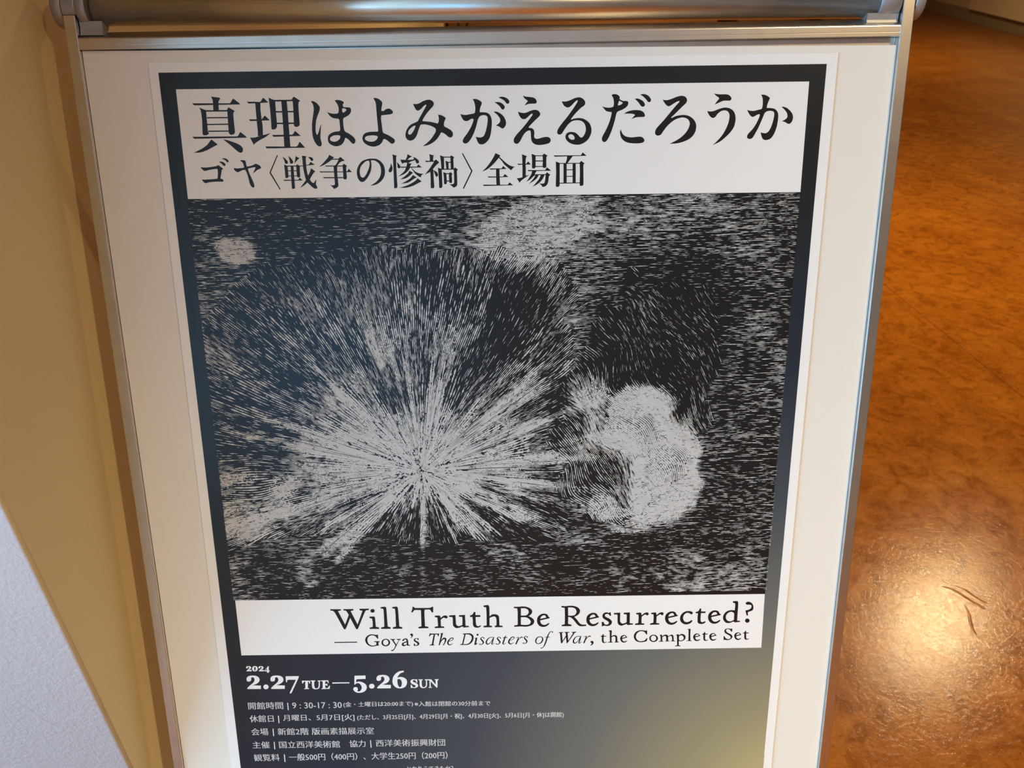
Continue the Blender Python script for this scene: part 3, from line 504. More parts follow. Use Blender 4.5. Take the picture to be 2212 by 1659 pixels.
12076,13173 12121,13189 12140,13216 12134,13249 12110,13272* 12075,13247 12016,13219 11958,13234 11912,13287 11896,13363 11919,13440 11970,13483 12038,13481 12086,13455 12128,13428* 12149,13447* 12108,13510 12042,13547 11964,13553 11884,13516 11832,13449 11819,13372 11834,13286 11889,13211 11965,13171 12032,13168;
12315,13098* 12351,13099* 12354,13186* 12470,13189* 12468,13234* 12351,13237* 12352,13428 12370,13483 12409,13497 12466,13469* 12492,13491* 12441,13539 12373,13551 12314,13536 12281,13497 12271,13371 12274,13241* 12210,13234* 12207,13205* 12275,13176 12303,13138;
13154,12911* 13258,12905 13289,12932 13299,13014 13299,13230 13300,13471* 13379,13483* 13376,13514* 13240,13524* 13209,13496* 13152,13522 13075,13542 13006,13519 12948,13452 12928,13375 12943,13288 12996,13213 13062,13176 13139,13164 13219,13172* 13221,13012 13204,12963* 13156,12954*|13211,13261* 13162,13222 13113,13216 13056,13242 13011,13300 13002,13377 13030,13443 13081,13482 13150,13484 13216,13447*;
13494,12958 13531,12934 13590,12939 13651,12983 13690,13054 13696,13130 13675,13184 13566,13231* 13564,13269 13578,13324* 13537,13332* 13492,13180* 13567,13166 13627,13129 13644,13086 13635,13037 13595,13020 13537,13019 13502,13007 13486,12985;
13625,13480 13619,13510 13598,13532 13568,13540 13538,13531 13514,13508 13504,13477 13510,13447 13530,13425 13560,13417 13591,13426 13615,13449""",
'english_subtitle': """2930,13861* 3514,13867* 3515,13896* 2928,13891*;
4017,13681 4054,13661* 4060,13789* 4033,13791* 3999,13733 3936,13695 3883,13693 3817,13728 3780,13807 3786,13893 3825,13955 3888,13987 3952,13982 3996,13965* 4005,13898* 3947,13882* 3948,13862* 4093,13865* 4092,13887* 4059,13899* 4058,13972* 4076,13991* 3984,14001 3907,14018 3833,14004 3761,13947 3725,13867 3728,13781 3775,13709 3852,13665 3928,13662;
4357,13912 4339,13966 4296,14006 4239,14019 4183,14003 4144,13962 4132,13907 4150,13852 4193,13813 4250,13799 4306,13815 4345,13856|4313,13907 4302,13947 4275,13976 4240,13986 4207,13975 4183,13944 4176,13904 4187,13864 4214,13835 4249,13825 4282,13836 4306,13866;
4370,13808* 4488,13811* 4487,13833* 4448,13846* 4512,13970* 4583,13843* 4529,13834* 4533,13809* 4633,13812* 4632,13832* 4593,13850* 4486,14068 4439,14141 4395,14162 4374,14145 4381,14127 4418,14125 4453,14080 4489,14000* 4416,13858 4395,13833 4369,13830*;
4662,13864* 4702,13816 4757,13798 4799,13812 4820,13867 4823,13984* 4868,13997* 4865,14013* 4795,14014* 4780,13991* 4725,14024 4671,14017 4651,13980 4664,13937 4720,13902 4780,13885* 4771,13842 4739,13829 4711,13865 4689,13876|4781,13915* 4718,13938 4701,13962 4716,13987 4759,13982 4779,13964*;
4885,13679 4913,13659 4944,13675 4954,13711 4936,13754 4896,13798* 4891,13783* 4915,13741 4894,13716 4881,13698;
5073,13802* 5092,13798* 5092,13855* 5071,13854* 5056,13824 5024,13820 5002,13841 5022,13872 5074,13904 5107,13953 5086,14002 5037,14023 4994,14018 4967,14027* 4960,14024* 4963,13950* 4981,13954* 5001,13994 5033,14001 5058,13977 5041,13939 4988,13902 4966,13864 4976,13822 5014,13801 5046,13805;
5387,13660* 5413,13673* 5612,13678* 5628,13668* 5609,13760* 5593,13756* 5583,13720 5573,13704 5519,13706* 5466,13986* 5487,14002* 5483,14020* 5368,14021* 5365,14005* 5423,13985* 5482,13705* 5423,13707 5401,13722 5378,13755* 5357,13751*;
5649,13678* 5722,13656* 5724,13674* 5669,13874* 5714,13814 5758,13797 5800,13822 5804,13877 5775,13950 5729,14023* 5713,14022* 5708,14004* 5748,13943 5761,13864 5751,13839 5713,13863 5668,13917 5639,13984 5627,14020* 5598,14020* 5663,13740 5670,13697*;
~5851,13913,17 5905,13898,15 5960,13869,17 5981,13835,22 5970,13815,24 5929,13816,26 5880,13861,30 5845,13921,39 5844,13982,39 5880,14014,28 5929,14000,17 5965,13973,13;
6229,13691* 6363,13686 6438,13696 6496,13752 6505,13820 6481,13917 6420,13989 6344,14024 6152,14023* 6152,14005* 6205,13991* 6265,13723* 6228,13710*|6303,13718* 6378,13722 6437,13757 6457,13819 6433,13904 6378,13976 6312,13999 6237,14000*;
6636,13735 6628,13755 6609,13763 6590,13754 6582,13734 6591,13713 6610,13705 6629,13714;
6532,13830* 6586,13815* 6602,13822* 6566,13987* 6599,13975* 6606,13991* 6560,14027 6522,14029* 6517,14010* 6553,13851* 6532,13847*;
~6774,13844,28 6748,13813,17 6710,13818,19 6690,13855,30 6724,13904,39 6754,13958,37 6731,14006,24 6690,14023,17 6655,14007,30;
~7011,13825,15 6952,13818,17 6887,13847,24 6837,13925,35 6833,13993,37 6873,14016,28 6939,13964,15 7000,13855,13;
~7021,13819,24 6994,13929,32 6969,14008,28 6992,14018,19 7034,13985,13;
~7335,13780,17 7308,13838,30 7280,13935,37 7255,14008,30 7279,14025,19 7328,13995,13;
7259,13834* 7270,13825* 7378,13821* 7373,13842* 7259,13851*;
~7200,13846,28 7173,13815,17 7136,13821,19 7116,13857,30 7150,13907,39 7180,13960,37 7158,14009,24 7116,14025,17 7082,14009,30;
~7420,13921,17 7474,13907,15 7529,13877,17 7548,13843,22 7538,13824,24 7497,13825,26 7448,13869,30 7415,13930,39 7414,13991,39 7452,14023,28 7500,14009,17 7535,13982,13;
~7663,13831,19 7632,13931,35 7597,14024,35;
~7592,13847,11 7655,13831,15;
~7621,13968,11 7687,13869,19 7736,13829,26 7758,13840,32;
~8227,13828,19 8275,13860,28 8281,13934,37 8238,14006,30 8173,14032,19 8119,14004,28 8108,13930,37 8151,13851,28 8227,13828,19;
~8540,13704,30 8520,13680,15 8480,13691,19 8437,13759,28 8400,13863,35 8362,13997,35 8319,14107,24 8276,14155,15 8243,14162,26;
8351,13839* 8470,13834* 8467,13852* 8351,13858*;
8696,13708* 8820,13703* 8820,13719* 8783,13731* 8801,13964* 8886,13800* 8875,13733* 8847,13720* 8847,13704* 8971,13704* 8969,13723* 8929,13734* 8947,13961* 9069,13743* 9036,13728* 9036,13708* 9155,13702* 9155,13718* 9112,13738* 8926,14034* 8904,14036* 8886,13861* 8785,14031* 8758,14037* 8729,13735* 8696,13723*;
9522,14005 9554,13977 9592,13994 9606,14037 9583,14086 9529,14124* 9518,14112* 9552,14067 9555,14049 9528,14030;
~9416,13839,19 9388,13939,35 9354,14032,35;
~9345,13855,11 9408,13839,15;
~9377,13976,11 9441,13876,20 9489,13837,26 9512,13847,32;
~7895,13840,28 7868,13809,17 7831,13814,19 7811,13851,30 7846,13900,39 7876,13954,37 7855,14002,24 7813,14019,17 7779,14003,30;
~9260,13844,15 9200,13837,17 9135,13866,24 9087,13944,35 9085,14012,37 9126,14035,28 9191,13984,15 9249,13874,13;
~9269,13838,24 9245,13948,33 9222,14027,28 9246,14038,20 9287,14004,13;
9844,13784* 9860,13787* 9863,13836* 9932,13841* 9929,13862* 9864,13864* 9864,13981 9876,14018 9903,14025 9941,14014* 9944,14026* 9909,14046 9860,14049 9827,14023 9815,13968 9816,13869* 9780,13862* 9780,13847* 9812,13833;
9988,13687* 10058,13679* 10069,13698 10067,13851* 10121,13825 10175,13828 10209,13866 10223,14014* 10262,14027* 10262,14042* 10146,14043* 10145,14027* 10171,14013* 10166,13902 10149,13867 10111,13864 10068,13885* 10071,14017* 10104,14026* 10104,14042* 9976,14043* 9976,14027* 10026,14015* 10018,13825 10016,13721* 9988,13708*;
10481,13903* 10341,13940* 10358,13992 10397,14015 10440,14006 10467,13989* 10478,14001* 10441,14037 10387,14052 10332,14029 10296,13966 10291,13905 10322,13850 10381,13827 10430,13840 10458,13878*|10340,13908* 10361,13869 10398,13852 10425,13865 10432,13889*;
10957,13711 10982,13697* 10988,13825* 10961,13822* 10921,13760 10855,13727 10779,13738 10716,13798 10697,13889 10727,13964 10788,14014 10865,14016 10929,13993 10976,13935* 11005,13939* 10979,14025* 10877,14047 10789,14045 10701,14006 10650,13925 10644,13839 10682,13754 10757,13707 10843,13697 10908,13707;
11272,13945 11259,13999 11218,14038 11162,14051 11104,14035 11061,13995 11044,13940 11057,13886 11097,13848 11154,13835 11211,13850 11255,13891|11225,13942 11217,13981 11193,14009 11158,14019 11123,14008 11097,13978 11086,13939 11094,13900 11118,13871 11152,13862 11188,13873 11214,13902;
11309,13844* 11369,13837* 11379,13880* 11424,13850 11477,13836 11522,13859 11534,13890* 11587,13854 11630,13843 11669,13874 11687,14022* 11725,14029* 11723,14042* 11611,14043* 11611,14027* 11643,14015* 11633,13923 11615,13885 11577,13885 11535,13914* 11542,14019* 11578,14030* 11579,14042* 11459,14042* 11458,14027* 11490,14018* 11480,13907 11457,13879 11425,13887 11383,13911* 11389,14022* 11422,14031* 11423,14044* 11295,14044* 11295,14028* 11343,14017* 11336,13891 11329,13867* 11310,13860*;
11738,13845* 11803,13834* 11815,13865* 11858,13836 11912,13831 11968,13869 11990,13925 11974,13992 11921,14034 11867,14045 11818,14035* 11824,14161* 11868,14172* 11869,14190* 11727,14190* 11726,14172* 11780,14160* 11769,13987 11762,13877* 11739,13861*|11817,13902* 11859,13873 11903,13880 11938,13930 11935,13985 11899,14015 11855,14020 11819,13995*;
12028,13693* 12100,13680* 12106,13694* 12109,13872 12122,14026* 12161,14036* 12162,14046* 12016,14042* 12016,14030* 12066,14021* 12062,13871 12055,13718* 12028,13708*;
13162,13706 13189,13688* 13193,13792* 13166,13792* 13129,13736 13085,13716 13042,13727 13033,13764 13069,13814 13137,13852 13194,13897 13209,13952 13184,14001 13126,14033 13061,14039 13022,14028 12985,14040* 12978,13922* 13002,13919* 13036,13979 13092,14008 13141,14000 13166,13964 13147,13920 13084,13876 13016,13831 12988,13775 13003,13721 13062,13695 13127,13701;
12377,13900* 12238,13938* 12257,13990 12296,14013 12339,14004 12366,13986* 12377,13999* 12341,14035 12287,14050 12231,14026 12193,13964 12187,13902 12217,13847 12275,13824 12325,13838 12354,13875*|12236,13906* 12256,13867 12293,13849 12321,13862 12328,13887*;
12794,13899* 12655,13936* 12674,13988 12714,14011 12757,14002 12783,13984* 12795,13997* 12759,14033 12705,14048 12649,14025 12611,13962 12604,13900 12633,13846 12692,13823 12742,13836 12771,13873*|12653,13904* 12673,13865 12710,13848 12738,13860 12744,13885*;
13445,13892* 13305,13930* 13325,13982 13365,14005 13408,13996 13434,13978* 13446,13991* 13410,14027 13356,14042 13300,14018 13261,13956 13254,13894 13283,13840 13341,13816 13391,13830 13421,13867*|13303,13898* 13322,13859 13359,13841 13388,13854 13395,13879*;
12474,13782* 12491,13785* 12496,13834* 12564,13839* 12562,13860* 12497,13862* 12501,13979 12514,14017 12542,14023 12580,14012* 12584,14024* 12549,14045 12500,14047 12466,14022 12452,13966 12450,13867* 12413,13861* 12412,13845* 12444,13831;
13538,13772* 13554,13774* 13560,13824* 13629,13829* 13627,13850* 13562,13852* 13568,13969 13581,14006 13609,14013 13646,14002* 13651,14014* 13616,14034 13567,14037 13532,14011 13518,13956 13514,13857* 13478,13850* 13477,13834* 13508,13820""",
'date': """585,14944 592,14876 639,14822 718,14803 824,14810 897,14855 920,14925 896,14993 825,15054 714,15093* 939,15108* 927,15209* 583,15205* 581,15173 654,15098 745,15017 787,14949 782,14880 743,14852 705,14872* 704,14927 678,14967 629,14980 601,14970;
1132,15152 1120,15187 1092,15213 1057,15222 1024,15211 1002,15184 996,15148 1009,15112 1036,15087 1071,15078 1104,15088 1126,15115;
1600,14845* 1946,14846* 1929,14901 1720,15333* 1694,15363* 1664,15362* 1673,15325* 1859,14954* 1669,14950 1631,14970 1621,15022* 1597,15021*;
2012,14986* 2221,14991* 2218,15074* 2196,15073* 2186,15025 2165,15017* 2147,15211* 2179,15221* 2177,15240* 2051,15241* 2053,15223* 2084,15214* 2096,15015* 2063,15019 2029,15069* 2011,15069*;
2239,14984* 2358,14987* 2357,15008* 2326,15021* 2319,15153 2335,15216 2382,15224 2427,15183 2445,15024* 2416,15009* 2418,14991* 2495,14990* 2494,15007* 2473,15020* 2463,15156 2436,15225 2362,15254 2291,15235 2260,15179 2266,15020* 2238,15001*;
2507,14991* 2692,14992* 2701,15072* 2681,15071* 2666,15029 2642,15022* 2613,15021* 2607,15104* 2649,15098* 2662,15078* 2662,15161* 2643,15147* 2605,15132* 2602,15222* 2664,15219 2705,15155* 2729,15156* 2710,15248* 2500,15252* 2501,15233* 2535,15220* 2546,15026* 2506,15011*;
2795,15057* 3240,15064* 3238,15094* 2793,15092*;
903,14602 893,14636 870,14663 839,14678 806,14677 778,14661 761,14633 757,14598 767,14564 790,14537 821,14522 854,14523 882,14539 899,14567|850,14600 843,14634 831,14655 819,14654 811,14633 810,14599 817,14566 829,14545 841,14545 850,14567;
1176,14533* 1194,14533* 1182,14663* 1212,14664* 1207,14684* 1183,14688* 1179,14727* 1132,14726* 1133,14686* 1068,14681* 1069,14667*|1133,14662* 1140,14587* 1094,14661*;
1201,14957 1207,14888 1254,14834 1333,14815 1439,14822 1513,14867 1536,14937 1513,15006 1442,15066 1331,15105* 1557,15120* 1545,15221* 1201,15217* 1198,15185 1271,15110 1361,15030 1403,14961 1397,14892 1358,14864 1321,14884* 1319,14939 1294,14980 1245,14992 1217,14982;
607,14573 610,14547 628,14526 658,14519 699,14522 727,14539 736,14566 727,14592 699,14615 657,14630* 743,14635* 738,14674* 607,14672* 606,14660 634,14632 669,14601 685,14575 683,14549 668,14538 654,14545* 653,14566 643,14582 624,14587 613,14583;
925,14581 928,14555 946,14534 976,14527 1017,14529 1045,14547 1054,14573 1045,14599 1017,14622 975,14637* 1061,14643* 1057,14681* 925,14680* 924,14668 952,14639 987,14609 1003,14583 1001,14556 986,14545 971,14553* 971,14574 961,14590 942,14594 931,14590;
3949,15005 3953,14936 3998,14882 4077,14863 4184,14869 4259,14915 4286,14985 4264,15054 4195,15115 4085,15154* 4312,15169* 4305,15271* 3959,15266* 3954,15234 4025,15159 4113,15078 4153,15010 4144,14940 4104,14912 4067,14932* 4067,14987 4044,15028 3995,15041 3966,15030;
3384,14871* 3668,14870* 3666,14971* 3428,14977* 3409,15067* 3492,15047 3590,15078 3662,15145 3682,15233 3645,15320 3560,15376 3459,15388 3373,15357 3329,15290 3336,15239 3382,15211 3431,15227 3446,15286 3424,15336* 3486,15345 3534,15288 3551,15215 3524,15142 3477,15097 3414,15103 3380,15138* 3362,15131*;
3885,15197 3873,15233 3845,15259 3809,15268 3774,15258 3749,15230 3742,15194 3753,15158 3781,15132 3817,15123 3852,15133 3877,15161;
4640,14749* 4669,14750* 4663,14793 4580,14827 4514,14905 4493,14955* 4575,14935 4662,14959 4728,15026 4736,15113 4700,15214 4622,15270 4534,15280 4435,15244 4370,15148 4360,15046 4387,14931 4455,14831 4545,14769|4486,15020* 4522,14992 4571,15015 4600,15081 4595,15182 4561,15240 4523,15232 4495,15165 4487,15078;
4985,15018* 5004,15018* 5006,15120* 4983,15119* 4959,15053 4922,15038 4889,15059 4907,15095 4980,15134 5022,15193 5001,15251 4936,15278 4874,15269 4830,15276* 4827,15181* 4850,15181* 4887,15248 4931,15249 4958,15228 4940,15191 4866,15153 4831,15101 4840,15043 4891,15012 4947,15020;
5042,15019* 5148,15021* 5147,15043* 5122,15053* 5119,15181 5139,15251 5183,15255 5222,15212 5232,15055* 5204,15045* 5205,15023* 5289,15022* 5288,15042* 5260,15056* 5254,15198 5227,15263 5163,15287 5100,15270 5065,15216 5068,15051* 5041,15041*;
5261,15024* 5368,15024* 5481,15189* 5486,15059* 5464,15046* 5464,15026* 5562,15024* 5562,15046* 5534,15060* 5526,15278* 5497,15277* 5353,15084* 5351,15252* 5378,15267* 5377,15282* 5295,15280* 5296,15261* 5322,15251* 5325,15062* 5260,15042*""",
'bars': """1574,15644* 1595,15645* 1593,15872* 1571,15871*;
1297,16035* 1319,16036* 1316,16265* 1294,16264*;
1122,16432* 1144,16433* 1140,16664* 1118,16664*;
1115,16846* 1137,16846* 1134,17080* 1112,17079*;
3673,16861* 3695,16862* 3699,17096* 3677,17096*;
1351,17247* 1373,17248* 1370,17491* 1347,17491*""",
'border': """187,192* 14339,120* 13993,468* 515,523*;
187,192* 515,523* 502,2779* 525,12617* 523,14200* 162,14198*;
14339,120* 14321,14284* 13988,14282* 13961,12720* 14005,2767* 13993,468*;
162,14198* 523,14200* 13988,14282* 14321,14284* 14310,18537* 159,18145*""",
'art': """481,2779* 14015,2767* 13967,12720* 525,12617*""",
'paper': """0,0* 14565,-98* 14539,18513* -104,18108*""",
}
# small print: text, left x, left base line, right x, right base line, height (mm)
SMALL = [
('開館時間', 27.27, 791.2, 72.78, 791.63, 10.95),
('9 : 30-17 : 30', 84.82, 791.22, 149.54, 791.99, 9.19),
('(金・土曜日は20:00まで)', 151.69, 791.68, 242.96, 792.33, 8.85),
('※入館は閉館の30分前まで', 245.17, 792.03, 344.93, 793.3, 7.81),
('休館日', 27.4, 811.04, 58.61, 811.26, 10.84),
('月曜日、5月7日[火]', 71.25, 811.58, 164.97, 812.53, 11.07),
('(ただし、3月25日[月]、4月29日[月・祝]、4月30日[火]、5月6日[月・休]は開館)', 168.66, 812.27, 442.22, 814.61, 9.3),
('会場', 27.38, 831.36, 49.75, 831.58, 10.96),
('新館2階 版画素描展示室', 62.33, 831.91, 189.41, 833.75, 10.96),
('主催', 27.18, 851.89, 49.71, 852.27, 10.78),
('国立西洋美術館', 62.31, 852.46, 143.02, 853.56, 10.93),
('協力', 155.88, 853.32, 177.24, 853.51, 10.95),
('西洋美術振興財団', 191.03, 853.36, 283.36, 854.48, 10.96),
('観覧料', 27.08, 872.13, 61.11, 872.52, 11.03),
('一般500円（400円）、大学生250円（200円）', 73.82, 872.87, 285.93, 875.23, 11.63),
('となりえてきたか？', 231.04, 895.0, 293.0, 895.57, 8.96),
]
def parse(s, strokes=True):
    """returns list of shapes; a shape is a list of loops of (x, y) in mm"""
    shapes = []
    for sh in s.split(';'):
        sh = sh.strip()
        if not sh: continue
        if sh[0] == '~':
            p = [tuple(float(c)/20 for c in t.rstrip('*').split(',')) for t in sh[1:].split()]
            shapes.append(('s', p)); continue
        loops = []
        for lp in sh.split('|'):
            pts = []; cor = []
            for t in lp.split():
                cor.append(t[-1] == '*'); x, y = t.rstrip('*').split(','); pts.append(Vector((int(x)/20, int(y)/20)))
            n = len(pts); out = []
            for i in range(n):
                p1, p2 = pts[i], pts[(i+1) % n]
                c1, c2 = cor[i], cor[(i+1) % n]
                out.append(p1)
                if c1 and c2: continue
                p0 = p1*2-(p2) if c1 else pts[i-1]; p3 = p2*2-p1 if c2 else pts[(i+2) % n]
                L = (p2-p1).length
                t1 = (p2-p0)*.5 if not c1 else None; t2 = (p3-p1)*.5 if not c2 else None
                if t1 is None: t1 = (p2-p1)*1.0
                if t2 is None: t2 = (p2-p1)*1.0
                for t, lim in ((t1, L*1.15), (t2, L*1.15)):
                    if t.length > lim and t.length > 0: t *= lim/t.length
                k = 4 if L > 1.2 else 3
                for j in range(1, k):
                    s_ = j/k; h = s_*s_
                    out.append(p1*(2*h*s_-3*h+1) + t1*(h*s_-2*h+s_) + p2*(-2*h*s_+3*h) + t2*(h*s_-h))
            loops.append(out)
        shapes.append(('p', loops))
    return shapes
def brush(p):
    """variable-width stroke with round ends -> closed outline"""
    n = len(p); Q = []
    for i in range(n-1):
        a0, a1, a2, a3 = p[max(i-1, 0)], p[i], p[i+1], p[min(i+2, n-1)]
        for j in range(5):
            t = j/5; h = t*t
            Q.append(tuple(a1[c]*(2*h*t-3*h+1) + (a2[c]-a0[c])*.5*(h*t-2*h+t) + a2[c]*(-2*h*t+3*h) + (a3[c]-a1[c])*.5*(h*t-h) for c in range(3)))
    Q.append(p[-1]); V = []; F = []
    m = len(Q)
    for i, (x, y, wd) in enumerate(Q):
        q0, q1 = Q[max(i-1, 0)], Q[min(i+1, m-1)]
        d = Vector((q1[0]-q0[0], q1[1]-q0[1]))
        d = d.normalized() if d.length > 1e-9 else Vector((1, 0)); nn = Vector((-d.y, d.x))*max(wd, .05)*.5
        V += [(x+nn.x, y+nn.y), (x-nn.x, y-nn.y)]
    for i in range(m-1): F.append((2*i, 2*i+1, 2*i+3, 2*i+2))
    for c in (0, m-1):
        x, y, wd = Q[c]; k = len(V); V += [(x+wd/2*math.cos(a*math.pi/4), y+wd/2*math.sin(a*math.pi/4)) for a in range(8)]; F.append(tuple(range(k, k+8)))
    return V, F
def ink(name, key, m, parent, h, org, jit=0.):
    V = []; F = []
    for i, (typ, d) in enumerate(parse(PRINT[key])):
        z = h + (i % 5)*jit
        if typ == 's':
            v, f = brush(d); k = len(V); V += [P(x, y, z) for x, y in v]; F += [tuple(q+k for q in t) for t in f]
        else:
            k = len(V)
            tri = tessellate_polygon([[Vector((p.x, p.y, 0)) for p in lp] for lp in d])
            V += [P(p.x, p.y, z) for lp in d for p in lp]; F += [tuple(q+k for q in t) for t in tri]
    o = obj(name, V, F, m, parent, org)
    fix(o); return o
def fix(o):
    bm = bmesh.new(); bm.from_mesh(o.data)
    flip = [f for f in bm.faces if f.normal.dot(EN) < 0]
    bmesh.ops.reverse_faces(bm, faces=flip)
    bm.to_mesh(o.data); bm.free()
# the sheet: 728 mm wide, 1030 mm tall, standing 1.6 mm proud of the board
(c0, c1, c2, c3) = [p for p in parse(PRINT['paper'])[0][1][0]]
def ext(a, b): t = (1030 - a.y)/(b.y - a.y); return a + (b-a)*t
q = [c0, c1, ext(c1, c2), ext(c0, c3)]
HT = 0.0
V = [P(p.x, p.y, HT) for p in q] + [P(p.x, p.y, -1.5) for p in q]
poster = obj('exhibition_poster', V, [(0, 3, 2, 1), (4, 5, 6, 7), (0, 1, 5, 4), (1, 2, 6, 5), (2, 3, 7, 6), (3, 0, 4, 7)], m_paper, None, O)
fixv = bmesh.new(); fixv.from_mesh(poster.data); bmesh.ops.recalc_face_normals(fixv, faces=fixv.faces); fixv.to_mesh(poster.data); fixv.free()
tag(poster, 'tall poster with dark border, Japanese title and etched picture, on the stand', 'poster')
# dark border and the dark information field, carried on below the picture's edge
ink('border_print', 'border', m_navy, poster, .04, O)
# lower end of the dark field below the part seen from the camera position
vb = 1016
obj_ = obj('lower_field_print', [P(9.6, 880, .03), P(716, 880, .03), P(716, vb, .03), P(9.6, vb, .03)], [(0, 3, 2, 1)], m_navy, poster, O); fix(obj_)
o = ink('title_lettering', 'title', m_ink, poster, .05, O, .004); o['label'] = 'large black Japanese title'
o = ink('subtitle_lettering', 'subtitle', m_ink, poster, .05, O, .004); o['label'] = 'smaller black Japanese subtitle'
o = ink('english_title_lettering', 'english_title', m_ink, poster, .05, O, .004); o['label'] = 'black English title'
o = ink('english_subtitle_lettering', 'english_subtitle', m_ink, poster, .05, O, .004); o['label'] = 'small black English subtitle, partly italic'
o = ink('date_lettering', 'date', m_white, poster, .07, O, .004); o['label'] = 'white dates'
for k_, sh_ in enumerate(PRINT['bars'].split(';')):
    PRINT['bar%d' % k_] = sh_; ink('divider_bar', 'bar%d' % k_, m_white, poster, .07, O)
dg = bpy.context.evaluated_depsgraph_get()
def small(txts, name, label):
    V = []; F = []
    for (t, xl, yl, xr, yr, h) in txts:
        cu = bpy.data.curves.new('t', 'FONT'); cu.body = t; cu.size = 1; cu.resolution_u = 2;
        ob = bpy.data.objects.new('t', cu); COL.objects.link(ob)
        bpy.context.view_layer.update(); dgr = bpy.context.evaluated_depsgraph_get()
        me = bpy.data.meshes.new_from_object(ob.evaluated_get(dgr))
        bpy.data.objects.remove(ob); bpy.data.curves.remove(cu)
        co = [v.co.copy() for v in me.vertices]
        if not co: continue
        x0 = min(c.x for c in co); x1 = max(c.x for c in co); y0 = min(c.y for c in co); y1 = max(c.y for c in co)
        k = len(V)
        for c in co:
            s = (c.x-x0)/(x1-x0); u = xl + (xr-xl)*s; v = yl + (yr-yl)*s - (c.y-y0)/(y1-y0)*h
            V.append((u, v))
        nf = [tuple(i+k for i in p.vertices) for p in me.polygons]; F += nf
        nv = len(co); V += [(u+.22, v) for u, v in V[k:k+nv]]; F += [tuple(i+nv for i in f) for f in nf]
        bpy.data.meshes.remove(me)
    hf = len(V)
    o = obj(name, [P(u, v, .07) for u, v in V], F, m_white, poster, O); fix(o); o['label'] = label
small(SMALL, 'information_lettering', 'small white Japanese visitor information')

# ------------------------------------------------------------------ the picture: an abstract field of etched hatching
AQ = [p for p in parse(PRINT['art'])[0][1][0]]
def A(a, b):
    a = np.asarray(a)[..., None]; b = np.asarray(b)[..., None]; Q = [np.array(p) for p in AQ]
    return (Q[0]*(1-a)+Q[1]*a)*(1-b) + (Q[3]*(1-a)+Q[2]*a)*b
bg = obj('picture_ground', [P(p.x, p.y, .05) for p in AQ], [(0, 3, 2, 1)], m_ink, poster, O); fix(bg)
rng = np.random.default_rng(7)
def vnoise(x, y, seed):
    r = np.random.default_rng(seed); g = r.random((64, 64))
    xi = np.floor(x).astype(int); yi = np.floor(y).astype(int); fx = x-xi; fy = y-yi
    fx = fx*fx*(3-2*fx); fy = fy*fy*(3-2*fy)
    G = lambda i, j: g[i % 64, j % 64]
    return (G(xi, yi)*(1-fx)+G(xi+1, yi)*fx)*(1-fy) + (G(xi, yi+1)*(1-fx)+G(xi+1, yi+1)*fx)*fy
def fbm(x, y, seed): return vnoise(x, y, seed)*.5 + vnoise(x*2.1, y*2.1, seed+1)*.28 + vnoise(x*4.3, y*4.3, seed+2)*.15 + vnoise(x*9, y*9, seed+3)*.07
def sm(x, a, b): t = np.clip((x-a)/(b-a), 0, 1); return t*t*(3-2*t)
GX, GY, ASP = .36, .655, 675/494.
def blob(a, b, ca, cb, ra, rb, rot=0.):
    x = (a-ca)*ASP; y = b-cb; c, s = math.cos(rot), math.sin(rot)
    return np.sqrt(((x*c+y*s)/ra)**2 + ((-x*s+y*c)/rb)**2)
